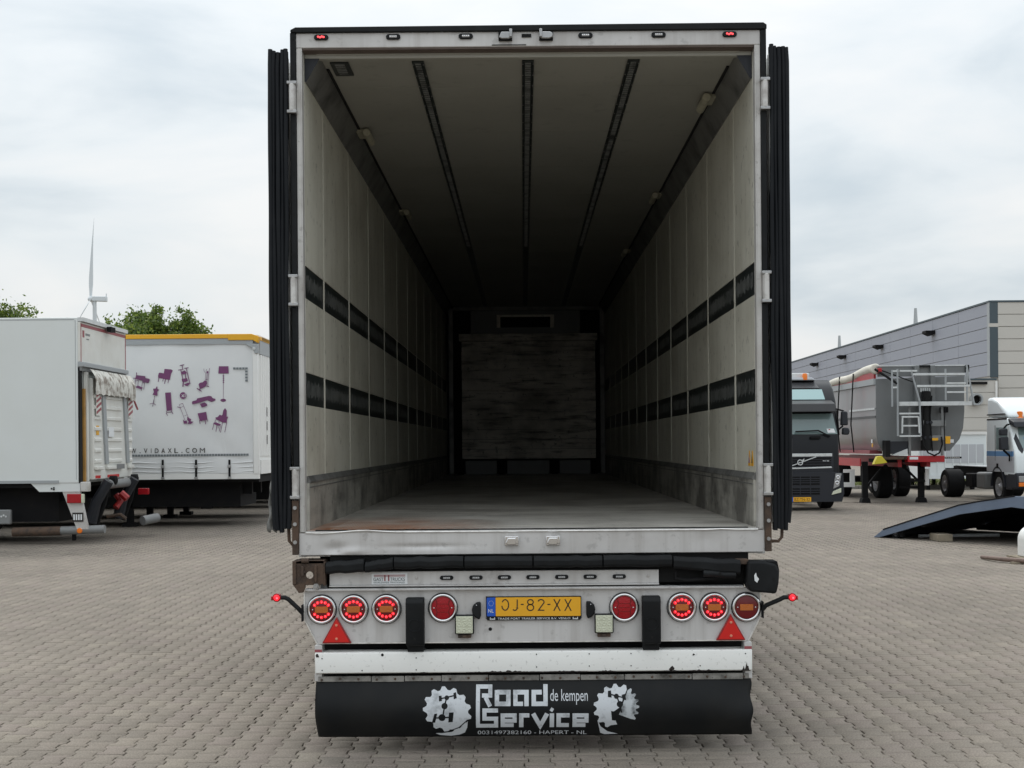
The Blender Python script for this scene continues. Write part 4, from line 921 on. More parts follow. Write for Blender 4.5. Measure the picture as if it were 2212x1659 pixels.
MB().tube([(XR - 1.2, YA + .1, .22), (XR - .35, YA + .095, .235)], .082, 14).build('rusty_sleeve', m_rust, LT)
MB().lathe((XR + .0, YA + .02, .24), [(.05, 0), (.04, -.01), (0, -.012)], 'y', 12).build('side_reflector', m_orange, LT)
MB().tube([(XR + .55, YA + 1.9, .30), (XR + .75, YA + 2.2, .34)], .09, 12).build('underrun_tube', m_grey, LT)
for y0 in (.55, 2.1):
    MB().tube([(XR + .02, YA + y0, .35), (XR + .12, YA + y0, .72), (XR + .35, YA + y0, 1.10)], .11, 10, .09).build('lift_arm', m_trim, LT)
    MB().tube([(XR + .05, YA + y0 + .2, .30), (XR + .2, YA + y0 + .2, .7), (XR + .28, YA + y0 + .2, 1.05)], .05, 8).build('lift_cylinder', m_dark, LT)
MB().tube([(XR + .22, YA + .75, 1.03), (XR + .22, YB - .3, 1.03)], .085, 14).build('pivot_tube', m_grey, LT)
for t in (.42, .92): MB().lathe((XR + .26, rf(t), 1.10), [(.085, -.05), (.085, .06), (.04, .08)], 'x', 14).build('roller', m_dark, LT)
m = MB(); m.tube([(XR + .18, YA + 1.5, .82), (XR + .26, YA + 1.5, .70), (XR + .20, YA + 1.4, .58)], .06, 8); m.tube([(XR + .3, YA + 1.4, .85), (XR + .42, YA + 1.4, .74)], .07, 8); m.build('red_glove_pump', m_tri2, LT)
m = MB(); m.tube([(XR + .1, YA + 1.2, .42), (XR + .35, YA + 1.2, .46), (XR + .45, YA + 1.2, .38)], .035, 6); m.build('rusty_hook', m_rust, LT)
MB().box(XR + .30, XR + .5, YB - .1, YB, .78, .90).build('tail_lamp', m_redlens2, LT, .01)
MB().box(XR - 1.55, XR - 1.22, YA + .03, YA + .12, .36, .62).build('side_box', m_grey, LT, .02)
m = MB()
for q in range(5): m.cyl((XR - 1.46 + q * .04, YA + .03, .50 + .02 * (q % 2)), .018, -.008, 0, 'y', 8)
m.build('box_lamp', m_galv, LT)
box('mudguard', m_grey, LT, XR - 2.5, XR - 1.6, YA + .3, YA + .8, .52, .66, .03)
box('chassis_beam', m_dark, LT, XR - 7.5, XR - .1, YA + .5, YA + .65, .75, 1.07); box('chassis_beam', m_dark, LT, XR - 7.5, XR - .1, YB - .65, YB - .5, .75, 1.07)
box('shade_mass', m_dark, LT, XR - 7.4, XR - .5, YA + .4, YB - .4, .38, 1.0)  # dark mass added to deepen the shade under the lorry
box('floor_bearer', m_dark, LT, XR - 7.5, XR - .1, YA + .06, YB - .06, 1.0, 1.079)
box('number_lamp_panel', m_grey, LT, XR - 2.3, XR - 2.0, YA + .1, YA + .16, .76, .93)
for x in (-2.7, -6.6):
    for y in (YA + .35, YB - .35): wheel(LT, (XR + x, y, .50), .50, .46, 'y')
    box('axle', m_dark, LT, XR + x - .07, XR + x + .07, YA + .4, YB - .4, .43, .57)
MB().tube([(XR - .3, YA + .6, .20), (XR - .3, YA + .6, .03)], .04, 8).build('support_foot', m_dark, LT)
cabx = XR - 7.75
MB().prism([(cabx, .5), (cabx - 1.9, .5), (cabx - 2.0, 1.7), (cabx - 1.75, 2.9), (cabx - .5, 3.0), (cabx, 3.0)], 'y', YA + .1, YB - .1).build('cab', m_white, LT, .04)
wheel(LT, (cabx - 1.1, YA + .3, .5), .5, .32, 'y'); wheel(LT, (cabx - 1.1, YB - .3, .5), .5, .32, 'y')

# ---------- curtain-sided trailer with a yellow roof edge
ZC = 26.9; YC = YD + ZC; XC = -5.62
CT = thing('curtain_trailer', 'white curtain sided trailer with yellow roof edge and purple furniture prints', 'trailer', (XC - 6, YC + 1.28, 0))
ca0 = Wb(547, ZC)
m = MB(); nx, nz = 90, 30; x0 = XC - 13.4; z0 = 1.14; z1 = Zz(400, 743, ZC)
for j in range(nz + 1):
    for i in range(nx + 1):
        x = x0 + (ca0 - x0) * i / nx; z = z0 + (z1 - z0) * j / nz; lo = max(0, 1 - (z - 1.1) / .5)
        d = .008 * math.sin(x * 5.2) + .012 * math.sin(z * 9 + x) * lo + .004 * math.sin(z * 4 + x * 2) + .012 * math.sin((x + z * 1.1) * 8) * math.exp(-((x - ca0 + .7) / .6) ** 2) * math.exp(-((z - 1.7) / .6) ** 2)
        m.v.append((x, YC + d, z))
for j in range(nz):
    for i in range(nx): k = j * (nx + 1) + i; m.f.append((k, k + 1, k + nx + 2, k + nx + 1)); m.m.append(0)
m.build('curtain', m_curtain, CT, smooth=80)
m = MB()
for k in range(11): m.box(ca0 - .62 - k * 1.12 - .03, ca0 - .62 - k * 1.12 + .03, YC - .004, YC + .02, 1.2, z1)
m.build('curtain_seam', m_curtain, CT)
zr0, zr1 = Zz(400, 732, ZC), Zz(400, 722.5, ZC)
box('roof_rail', m_rail, CT, x0, XC - .1, YC - .03, YC + .08, zr0 - .12, zr0 - .002)
box('yellow_roof_edge', m_yel, CT, x0, XC - .12, YC - .045, YC + .12, zr0, zr1, .01)
MB().prism([(XC - .62, zr0 - .04), (XC - .1, zr0 - .04), (XC + .0, zr0 - .10), (XC + .04, zr1 - .06), (XC - .12, zr1), (XC - .62, zr1)], 'y', YC - .052, YC + .14).build('yellow_corner_cap', m_yel, CT, .01)
box('roof_sheet', m_curtain, CT, x0, XC - .02, YC + .12, YC + 2.43, zr1 - .05, zr1 - .01)
box('yellow_end_edge', m_yel, CT, XC - .03, XC + .03, YC + .14, YC + 2.5, zr0 - .03, zr1 - .05)
m = MB()
for k in range(20): m.box(XC + .031, XC + .035, YC + .3 + k * .11, YC + .335 + k * .11, zr0 - .02, zr0 + .045)
m.build('edge_slot', m_dark, CT)
box('end_top_rail', m_rail, CT, XC - .06, XC + .02, YC + .12, YC + 2.5, zr0 - .32, zr0 - .035)
pc = MB().prism([(ca0 - .14, zr0 - .12), (XC + .02, zr0 - .12), (XC + .02, zr0 - .32), (XC - .06, zr0 - .32), (ca0 + .02, zr0 - .22)], 'y', YC - .055, YC + .02).build('corner_bracket', m_rail, CT, .01, o=(XC, YC, 3.6))
MB().lathe((XC - .07, YC - .055, zr0 - .22), [(.035, 0), (.03, -.01), (0, -.012)], 'y', 12).build('bracket_bolt', m_galv, pc, o=WL[pc])
box('corner_post', m_white, CT, ca0 + .005, XC, YC - .02, YC + .14, 1.12, zr0 - .125, .01)
box('bottom_rail', m_white, CT, x0, XC, YC - .01, YC + .12, 1.02, 1.135)
box('deck', m_dark, CT, x0, XC - .02, YC + .12, YC + 2.45, .95, 1.12)
box('end_wall', m_white, CT, XC - .05, XC - .02, YC + .14, YC + 2.5, 1.1, zr0 - .325)
for k in range(12):
    y = YC + .22 + k * .19; MB().prism([(XC - .02, y), (XC + .02, y + .03), (XC + .02, y + .09), (XC - .02, y + .12)], 'z', 1.5, zr0 - .33).build('wall_rib', m_white, CT)
box('end_sill', m_white, CT, XC - .02, XC + .03, YC + .14, YC + 2.5, 1.12, 1.42)
for z in (1.75, 2.05, 2.35): box('vent_slot', m_dark, CT, XC + .021, XC + .024, YC + .80, YC + .83, z, z + .2)
# straps and buckles
for px in (279, 352, 424, 496):
    x = Wb(px, ZC); s_ = MB().box(x - .022, x + .022, YC - .035, YC - .027, 1.05, Zz(px, 993, ZC)).build('curtain_strap', m_dark, CT, o=(x, YC, 1.2))
    MB().box(x - .035, x + .035, YC - .05, YC - .036, 1.26, 1.32).build('buckle', m_steel, s_, .004, o=WL[s_]); MB().box(x - .035, x + .035, YC - .045, YC - .030, 1.03, 1.07).build('strap_hook', m_steel, s_, .004, o=WL[s_])
m = MB()
for z in (1.18, 1.27, 1.37): m.tube([(x0 + (ca0 - x0) * k / 60, YC - .005, z + .012 * math.sin(k * 1.7)) for k in range(61)], .010, 5)
m.build('hem_fold', m_curtain, CT)
# printing on the curtain
def g1(zx, zy): p = W((300 + zx / 6.914) / 1.1302, (860 + zy / 6.914) / 1.1302, ZC - .03); return (p[0], p[2])
def prt(name, polys, strokes, mat_=m_purple, y=YC - .018):
    m = MB()
    for pl in polys:
        q = [g1(*p) for p in pl]
        for t in tri(q): m.add([(p[0], y, p[1]) for p in t], [(0, 1, 2)])
    for pl, wd in strokes:
        for q in stroke([g1(*p) for p in pl], wd / 6.914 / 1.1302 / 102.6): m.add([(p.x, y - .001, p.y) for p in q], [(0, 1, 2, 3)])
    return m.build(name, mat_, CT, smooth=0)
circ = lambda x, y, r, ry=None, n=16: [(x + r * math.cos(2 * math.pi * k / n), y + (ry or r) * math.sin(2 * math.pi * k / n)) for k in range(n)]
prt('barbecue_print', [[(220, 385), (372, 402), (380, 435), (445, 448), (452, 470), (428, 522), (372, 508), (345, 520), (325, 480), (225, 455), (205, 450)], [(200, 590), (252, 560), (335, 598), (310, 625)], circ(184, 598, 16)],
    [([(228, 340), (228, 390)], 14), ([(170, 437), (215, 437)], 12), ([(208, 455), (200, 590)], 8), ([(258, 470), (250, 570)], 8), ([(330, 480), (308, 650)], 8), ([(362, 515), (350, 628)], 8), ([(210, 485), (260, 475)], 8)])
prt('armchair_print', [[(700, 280), (810, 288), (838, 305), (830, 330), (812, 360), (790, 465), (720, 458), (595, 430), (590, 400), (603, 350), (620, 343), (688, 355)]],
    [([(604, 425), (594, 498)], 12), ([(680, 450), (668, 490)], 9), ([(716, 455), (700, 532)], 13), ([(770, 460), (758, 520)], 10)])
prt('workbench_print', [[(985, 330), (1040, 305), (1075, 340), (1060, 365), (985, 375)], [(990, 450), (1080, 435), (1095, 480), (1060, 500), (1000, 498)], [(1030, 540), (1100, 512), (1140, 520), (1090, 568), (1050, 562)]],
    [([(958, 225), (1032, 208)], 13), ([(997, 218), (1012, 300)], 12), ([(932, 300), (1000, 288)], 11), ([(1035, 272), (1105, 258)], 13), ([(975, 300), (1020, 500)], 14), ([(1068, 270), (1125, 515)], 13), ([(1050, 365), (1060, 440)], 16), ([(1020, 495), (1010, 582)], 20)])
prt('exercise_bike_print', [[(1275, 540), (1295, 515), (1345, 505), (1380, 475), (1412, 478), (1420, 530), (1395, 575), (1320, 615), (1290, 600)], [(1410, 325), (1440, 312), (1438, 345), (1420, 362), (1408, 350)]],
    [([(1365, 275), (1368, 320), (1395, 350), (1392, 465)], 6), ([(1410, 285), (1400, 330)], 6), ([(1462, 268), (1440, 400), (1432, 560)], 7), ([(1422, 345), (1412, 470)], 8), ([(1388, 460), (1440, 462)], 7), ([(1408, 565), (1450, 580)], 14), ([(1305, 600), (1295, 635)], 16), ([(1246, 608), (1325, 660)], 16)])
prt('lamp_print', [[(1618, 235), (1780, 235), (1784, 358), (1608, 358)], circ(1692, 810, 48, 26)] + [circ(1695, y, 13) for y in (400, 436, 470, 505)], [([(1695, 358), (1692, 800)], 6)])
prt('mannequin_print', [[(570, 572), (578, 580), (580, 618), (612, 632), (578, 665), (580, 735), (498, 718), (520, 670), (505, 615), (550, 612)]], [([(534, 735), (514, 860)], 8), ([(522, 800), (514, 850)], 13), ([(450, 872), (512, 858), (552, 892)], 8), ([(510, 858), (498, 915)], 8)])
prt('screen_print', [[(710, 682), (805, 676), (828, 978), (736, 992)]], [([(736, 992), (740, 1020), (822, 1005), (822, 978)], 9), ([(745, 1018), (728, 1030), (755, 1070)], 9), ([(820, 1005), (845, 1043)], 11)])
prt('sofa_print', [[(1172, 825), (1240, 808), (1252, 778), (1450, 735), (1492, 742), (1510, 772), (1560, 788), (1558, 815), (1490, 838), (1425, 808), (1290, 850), (1170, 880), (1162, 850)], [(1295, 870), (1375, 846), (1418, 872), (1418, 905), (1330, 932)]], [])
prt('trolley_print', [[(1012, 1135), (1040, 1160), (1075, 1150), (1085, 1205), (1025, 1205)], [(1085, 1085), (1115, 1110), (1150, 1130), (1140, 1165), (1192, 1172), (1140, 1212), (1088, 1208), (1110, 1170), (1082, 1140)]],
    [([(950, 885), (1005, 862), (1025, 910), (1110, 1120)], 6), ([(950, 885), (965, 930), (1050, 1160)], 6), ([(965, 935), (1020, 912)], 6), ([(1035, 1078), (1085, 1052)], 6), ([(915, 920), (965, 937)], 10)])
prt('cabinet_print', [[(1258, 1032), (1405, 1005), (1422, 1135), (1400, 1145), (1385, 1152), (1345, 1150), (1335, 1165), (1295, 1158), (1285, 1120)]], [([(1290, 1150), (1302, 1212)], 10), ([(1420, 1130), (1432, 1172)], 8), ([(1386, 1150), (1396, 1215)], 12)])
prt('dressing_table_print', [[(1680, 1050), (1690, 985), (1722, 942), (1752, 985), (1748, 1085), (1775, 1090), (1755, 1135), (1752, 1188), (1680, 1185), (1620, 1155), (1570, 1135), (1560, 1100), (1600, 1092), (1632, 1052), (1662, 1068)], [(1530, 1188), (1570, 1182), (1650, 1215), (1640, 1242), (1575, 1230), (1530, 1205)]],
    [([(1562, 1135), (1548, 1190)], 8), ([(1622, 1155), (1618, 1190)], 8), ([(1680, 1185), (1645, 1355)], 9), ([(1750, 1188), (1735, 1260), (1718, 1350)], 9), ([(1530, 1200), (1525, 1250), (1508, 1308)], 9), ([(1585, 1230), (1568, 1340)], 11), ([(1640, 1240), (1625, 1335)], 8), ([(1605, 1235), (1605, 1285)], 8)])
rd = prt('round_logo_print', [circ(1014, 730, 57, n=24)], [])
text(mbx := MB(), 'xl', *[g1(978, 0)[0], g1(1048, 0)[0]], g1(0, 766)[1], g1(0, 695)[1], YC - .0195); mbx.build('logo_letters', m_curtain, CT, smooth=0)
xa, xb = Wb(247, ZC), Wb(443, ZC); body = 'WWW.VIDAXL.COM'; m = MB(); zt0, zt1 = Zz(350, 978.6, ZC), Zz(350, 968.4, ZC)
slots = 'WWW.VIDAXL.COM'; wdt = {'W': 1.25, '.': .45, 'I': .4, 'M': 1.15, 'O': 1.1}; gap = .62; tot = sum(wdt.get(c, .85) for c in slots) + gap * (len(slots) - 1); x = xa; k_ = (xb - xa) / tot
BOLD[0] = .010
for c in slots:
    ww = wdt.get(c, .85) * k_
    if c == '.': m.box(x + ww * .3, x + ww * .3 + .02, YC - .020, YC - .0185, zt0, zt0 + .02)
    else:
        BOLD[0] = 0 if c == 'M' else .010; text(m, c, x + (ww * .35 if c == 'I' else 0), x + (ww * .65 if c == 'I' else ww), zt0, zt1, YC - .0195)
    x += ww + gap * k_
BOLD[0] = 0
m.build('curtain_lettering', m_ink, CT, smooth=0)
for i, px in enumerate(np.arange(264, 537, 6.15)):
    z = Zz(px, 984.5 - (px - 264) * .009, ZC); x = Wb(px, ZC)
    o = MB().box(-.0255, .0255, -.0015, .0015, -.022, .022).build('square_print', m_sq, CT, o=(0, 0, 0)) if i == 0 else None
    if i == 0: sq0 = o; o.location = Vector((x, YC - .02, z)) - WL[CT]
    else: c = sq0.copy(); C.objects.link(c); c.location = Vector((x, YC - .02, z)) - WL[CT]
for k in range(9):
    px, py = (508 + 6.5 * k, 796) if k < 5 else (534, 796 + 6.5 * (k - 4)); c = sq0.copy(); C.objects.link(c); c.location = Vector((Wb(px, ZC), YC - .02, Zz(px, py, ZC))) - WL[CT]
def undercarriage(TT, xr, yc, wx):
    for yy in (.72, 1.65): box('chassis_beam', m_dark, TT, xr - 13.2, xr - .3, yc + yy, yc + yy + .12, .68, .949)
    for x in wx:
        box('axle', m_dark, TT, xr + x - .07, xr + x + .07, yc + .3, yc + 2.2, .45, .58)
        for yy in (.25, 2.3): wheel(TT, (xr + x, yc + yy, .52), .52, .36, 'y')
    for yy in (.5, 1.95):
        box('landing_leg', m_dark, TT, xr - 2.95, xr - 2.82, yc + yy, yc + yy + .12, .08, .95); box('landing_foot', m_dark, TT, xr - 3.03, xr - 2.74, yc + yy - .05, yc + yy + .17, 0, .08)
    box('shade_mass', m_dark, TT, xr - 13.3, xr - .5, yc + .5, yc + 2.1, .42, .94)  # added dark block that keeps light off the ground beneath the trailer
    box('side_locker', m_grey, TT, xr - 5.2, xr - 4.75, yc + .2, yc + .8, .45, .9, .02)
undercarriage(CT, XC, YC, (-9.2, -10.5, -11.8))
box('side_guard', m_dark, CT, XC - 8.3, XC - 3.4, YC + .05, YC + .08, .62, .74)
# three more trailers parked in the same row behind it
HT = thing('parked_trailer', 'plain white trailer of the packed row behind, only its dark underside in view', 'trailer', (XC - 6, YC + 4.6, 0), 'trailers parked in a row on the left')
yc2 = YC + 3.3
box('trailer_body', m_white, HT, XC - 13.4, XC - .05, yc2, yc2 + 2.5, 1.05, 3.85)
box('bottom_rail', m_dark, HT, XC - 13.4, XC - .05, yc2 + .05, yc2 + 2.45, .95, 1.05)
undercarriage(HT, XC - .05, yc2, (-9.0, -10.3, -11.6))
for k in range(9):
    dup(HT, (XC - 6 + random.uniform(-.5, .1), YC + 9.0 + k * 3.25, 0), 'plain white trailer of the packed row behind, only its dark underside in view')
# ---------- trees
def tree(name, label, px, Z, top_py, rad, seed, group=None, n=9000, leaf=.075, spread=1.0):
    rnd = random.Random(seed); x0, y0, _ = W(px, 960, Z); H = Zz(px, top_py, Z); TR = thing(name, label, 'tree', (x0, y0, 0), group)
    m = MB(); m.tube([(x0, y0, -.1), (x0 + .05, y0, H * .25), (x0 - .05, y0 + .05, H * .5), (x0, y0, H * .8)], .17, 8, .05); cl = []
    nb = 15
    for k in range(nb):
        a = k * 2.4 + rnd.random(); z0 = H * (.22 + .6 * k / nb); l = rad * (1.05 - .75 * abs(k / nb - .35)) * rnd.uniform(.7, 1.05)
        e_ = Vector((x0 + l * math.cos(a), y0 + l * math.sin(a), z0 + l * .55 + .3)); s_ = Vector((x0, y0, z0)); mid = (s_ + e_) / 2 + Vector((0, 0, .15))
        m.tube([s_, mid, e_], .06, 5, .012)
        for t, r in ((1, .36), (.72, .5), (.45, .42)): cl.append((s_.lerp(e_, t), rad * r * rnd.uniform(.55, 1.0)))
    for k in range(8): cl.append((Vector((x0 + rnd.uniform(-.25, .25) * rad, y0 + rnd.uniform(-.25, .25) * rad, H * (.78 + .025 * k) - .05)), rad * (.34 - .028 * k)))
    m.build('trunk', M('bark', (.10, .085, .07), .9, var=.5, vs=8) if 'bark' not in bpy.data.materials else bpy.data.materials['bark'], TR, o=(x0, y0, 0))
    rs = np.random.RandomState(seed); cc = np.array([c[0] for c in cl]); rr = np.array([c[1] for c in cl])
    idx = rs.choice(len(cl), n, p=(rr ** 2) / (rr ** 2).sum()); d = rs.normal(size=(n, 3)); d /= np.linalg.norm(d, axis=1)[:, None]
    P = cc[idx] + d * rr[idx][:, None] * (rs.uniform(.1, 1, n) ** .45)[:, None] * np.array([1, 1, .85])
    twig = rs.random(n) < .12; P[twig] += d[twig] * (rs.random(twig.sum()) * .35)[:, None] + np.array([0, 0, .12])
    P = P[P[:, 2] < H]; n = len(P)
    u = rs.normal(size=(n, 3)); u /= np.linalg.norm(u, axis=1)[:, None]; v = np.cross(u, rs.normal(size=(n, 3))); v /= np.linalg.norm(v, axis=1)[:, None]; s_ = leaf * rs.uniform(.6, 1.3, (n, 1))
    V = np.stack([P - u * s_, P + v * s_ * .55, P + u * s_, P - v * s_ * .55], 1) - np.array([x0, y0, 0])
    me = mesh_np('crown', V, 4, [(0, 1, 2, 3)]); me.materials.clear(); me.materials.append(m_leaf); o = bpy.data.objects.new('crown', me); C.objects.link(o); link(o, TR, (x0, y0, 0))
m_leaf = bpy.data.materials.new('leaves'); m_leaf.use_nodes = True; nt = m_leaf.node_tree; b = nt.nodes['Principled BSDF']
g_ = nn(nt, 'ShaderNodeNewGeometry'); r_ = nn(nt, 'ShaderNodeValToRGB'); e = r_.color_ramp.elements; e[0].color = (.055, .10, .018, 1); e[1].color = (.24, .30, .05, 1); k = e.new(.55); k.color = (.11, .17, .03, 1)
nt.links.new(g_.outputs['Random Per Island'], r_.inputs[0]); nt.links.new(r_.outputs[0], b.inputs['Base Color']); b.inputs['Roughness'].default_value = .55
b.inputs['Transmission Weight'].default_value = 0
tsl = nn(nt, 'ShaderNodeBsdfTranslucent'); ms = nn(nt, 'ShaderNodeMixShader', Fac=.35); nt.links.new(r_.outputs[0], tsl.inputs[0]); nt.links.new(b.outputs[0], ms.inputs[1]); nt.links.new(tsl.outputs[0], ms.inputs[2]); nt.links.new(ms.outputs[0], nt.nodes['Material Output'].inputs[0])
G = 'trees beyond the parked trailers'
tree('broadleaf_tree', 'yellow green tree above the box lorry at the left edge', -6, 50, 616, 1.7, 3, G, 16000)
tree('broadleaf_tree', 'small dark tree just right of the wind turbine mast', 250, 56, 676, 1.5, 4, G, 12000)
tree('broadleaf_tree', 'broad rounded green tree above the yellow roof edge', 325, 54, 648, 1.75, 5, G, 24000)
tree('broadleaf_tree', 'tall right hand green tree above the yellow roof edge', 403, 54, 648, 1.3, 6, G, 17000)
tree('broadleaf_tree', 'tree whose tip only just shows over the yellow roof', 470, 60, 711, 1.2, 8, G, 2500)
tree('broadleaf_tree', 'tiny dark treetop at the far end of the warehouse roof', 1703, 175, 783, 3.0, 9, G, 3000, .2)
# ---------- wind turbine
ZW = 730; hub = Vector(W(196, 646, ZW)); WT = thing('wind_turbine', 'pale wind turbine far behind the left box lorry', 'wind turbine', (hub.x + 2.2, hub.y, 0))
MB().lathe((hub.x + 2.2, hub.y, 0), [(1.9, 0), (1.05, hub.z - 1.2)], 'z', 20).build('tower', m_turb, WT)
MB().prism([(hub.x + 1.0, hub.z - 1.3), (hub.x + 9.2, hub.z - 1.6), (hub.x + 9.2, hub.z + 1.4), (hub.x + 1.0, hub.z + 1.5)], 'y', hub.y - 1.6, hub.y + 1.6).build('nacelle', m_turb, WT, .4)
MB().tube([(hub.x + 8.9, hub.y, hub.z + 1.2), (hub.x + 8.9, hub.y, hub.z + 3.0)], .3, 6).build('wind_vane', m_turb, WT)
MB().lathe((hub.x, hub.y, hub.z), [(0, -1.9), (1.2, -1.2), (1.6, 0), (1.6, 1.2)], 'x', 16).build('hub', m_turb, WT)
def blade(ex, ey, ez):
    d = Vector((ex, ey, ez)).normalized(); side = d.cross(Vector((1, 0, 0))).normalized(); th = Vector((1, 0, 0)); m = MB(); vs = []; fs = []
    for k in range(13):
        t = k / 12; Lb = 46; w_ = .6 + .75 * math.exp(-((t - .2) / .14) ** 2) if t < .2 else 1.35 * (1 - (t - .2) / .8) ** .9 + .08; tw = (1 - t) * .9
        bend = th * (1.5 * t * t); p = hub + d * (1 + t * Lb) + bend; a_ = (side * math.cos(tw) + th * math.sin(tw)) * w_; b_ = (th * math.cos(tw) - side * math.sin(tw)) * w_ * .25
        vs += [p - a_, p + b_, p + a_, p - b_]
    for k in range(12):
        for q in range(4): fs.append((k * 4 + q, k * 4 + (q + 1) % 4, k * 4 + 4 + (q + 1) % 4, k * 4 + 4 + q))
    fs += [(0, 1, 2, 3), (48, 49, 50, 51)]
    m.add(vs, fs).build('blade', m_turb, WT)
blade(.0, .05, 1); blade(.038, -.863, -.5); blade(-.079, .86, -.5)

# ================================================================== surroundings, right
# ---------- warehouse
ZH = 90.0; YH = YD + ZH; XG = Wb(2140, ZH); HT_ = Zz(2140, 649, ZH) + 0; ZG = Zz(2140, 812, ZH)
WH = thing('warehouse', 'large warehouse with grey clad side and cream front on the right', 'warehouse', (XG + 6, YH + 30, 0))
box('wall_core', m_cream, WH, XG + .1, XG + 16, YH + .1, YH + 78, 0, HT_ - .12)
rows = 6; rh = (HT_ - .12 - ZG) / rows; cp_ = None
for r in range(rows):
    for c in range(13):
        y0 = YH + .5 + c * 6.0; z0 = ZG + r * rh
        if cp_ is None: cp_ = box('cladding_panel', m_clad, WH, XG, XG + .09, y0, y0 + 5.96, z0, z0 + rh - .05)
        else: inst(cp_, WH, WL[cp_] + Vector((0, c * 6.0, r * rh)))
fp = None
for r in range(14):
    z0 = HT_ - .14 - (r + 1) * rh
    for c in range(2):
        if z0 < -.4: continue
        if fp is None: fp = box('front_panel', m_cream, WH, XG + .58, XG + 7.5, YH, YH + .09, z0 + .05, z0 + rh)
        else: inst(fp, WH, WL[fp] + Vector((c * 6.96, 0, -r * rh)))
box('roof_trim', m_slate, WH, XG - .05, XG + .12, YH, YH + 78, HT_ - .12, HT_); box('roof_trim', m_slate, WH, XG + .12, XG + 16, YH - .05, YH + .1, HT_ - .12, HT_)
ca = Zz(2150, 703, ZH)
box('corner_trim', m_slate, WH, XG, XG + .57, YH - .02, YH + .09, ca + .15, HT_ - .12); box('corner_trim', m_slate, WH, XG, XG + .57, YH - .02, YH + .09, ZG - .1, ca - .1); box('corner_band', m_cream, WH, XG - .05, XG + .6, YH - .03, YH + .09, ca - .1, ca + .15)
box('pale_corner_strip', m_rail, WH, XG - .02, XG - .001, YH + .0, YH + .5, ZG, HT_ - .13)
for px, ln in ((1767, 0), (1827, 0), (1907, 0), (2018, 0)):
    Z = (XG - CAM.x) * F / (px - CX); p = WH
    MB().prism([(XG - .75, HT_ - 1.05), (XG, HT_ - 1.05), (XG, HT_ - 1.3), (XG - .3, HT_ - 1.45), (XG - .75, HT_ - 1.25)], 'y', YD + Z - .5, YD + Z + .5).build('wall_lamp', m_dark, WH)
for px, h in ((1815, 1.5), (1980, 1.6)):
    Z = (XG + 1 - CAM.x) * F / (px - CX); MB().tube([(XG + 1, YD + Z, HT_ - .2), (XG + 1, YD + Z, HT_ + h)], .22, 8, .12).build('roof_flue', m_rail, WH)
EX = thing('warehouse_annex', 'lower cream annex below the grey warehouse wall with a round vent', 'building', (XG - 4, YH + 10, 0))
xe0 = Wb(1940, ZH - .6); xe1 = Wb(2154, ZH - .6); yE = YH - .6
box('annex_core', m_cream, EX, xe0, xe1, yE + .06, yE + .55, 0, ZG - .35)
q0 = None
for r in range(8):
    z0 = ZG - .33 - (r + 1) * .88
    if z0 < -.5: continue
    for c in range(2):
        wv = (xe1 - xe0) / 2
        if q0 is None: q0 = box('annex_panel', m_cream, EX, xe0, xe0 + wv - .05, yE, yE + .06, z0 + .05, z0 + .88)
        else: inst(q0, EX, WL[q0] + Vector((c * wv, 0, -r * .88)))
box('annex_coping', m_slate, EX, xe0, xe1, yE - .04, yE + .56, ZG - .33, ZG - .2)
box('downpipe', m_white, EX, xe1 - .12, xe1 + .02, yE - .10, yE - .005, 0, ZG - .4)
pv = W(2106, 863, ZH - .6); MB().lathe((pv[0], yE, pv[2]), [(.42, 0), (.42, -.5), (.30, -.5), (.30, -.1), (0, -.1)], 'y', 20).build('round_vent', m_rail, EX); MB().lathe((pv[0] + .02, yE, pv[2]), [(.29, -.12), (0, -.13)], 'y', 20).build('vent_opening', m_void, EX)
pl_ = W(2100, 828, ZH - .6); box('strip_lamp', m_dark, EX, pl_[0] - .5, pl_[0] + 1.0, yE - .2, yE, pl_[2] - .08, pl_[2] + .1)
# ---------- white swap body behind the small lorry
ZS = 44.5; xs0, xs1 = Wb(1985, ZS), Wb(2131, ZS)
SB = thing('swap_body', 'pale grey white cargo box standing behind the dump trailer', 'container', ((xs0 + xs1) / 2, YD + ZS + 1.2, 0))
zt_, zb_ = Zz(2060, 934, ZS), Zz(2060, 1034, ZS)
box('box_body', m_ivw, SB, xs0, xs1, YD + ZS, YD + ZS + 2.4, zb_, zt_, .02)
for k in range(9):
    x = xs0 + .1 + k * (xs1 - xs0 - .2) / 8; box('side_rib', m_ivw, SB, x - .012, x + .012, YD + ZS - .02, YD + ZS - .001, zb_ + .15, zt_ - .4)
box('side_panel', m_silv, SB, xs0 + .05, xs1 - .12, YD + ZS - .012, YD + ZS - .001, zb_ + .55, zt_ - .42)
box('top_rail', m_white, SB, xs0, xs1, YD + ZS - .05, YD + ZS - .013, zt_ - .08, zt_ + .01); box('bottom_rail', m_ivw, SB, xs0, xs1, YD + ZS - .05, YD + ZS - .013, zb_, zb_ + .12)
for x in (xs0 + .4, xs1 - .4, (xs0 + xs1) / 2):
    for y in (.3, 2.1): box('leg', m_dark, SB, x - .06, x + .06, YD + ZS + y - .06, YD + ZS + y + .06, 0, zb_)

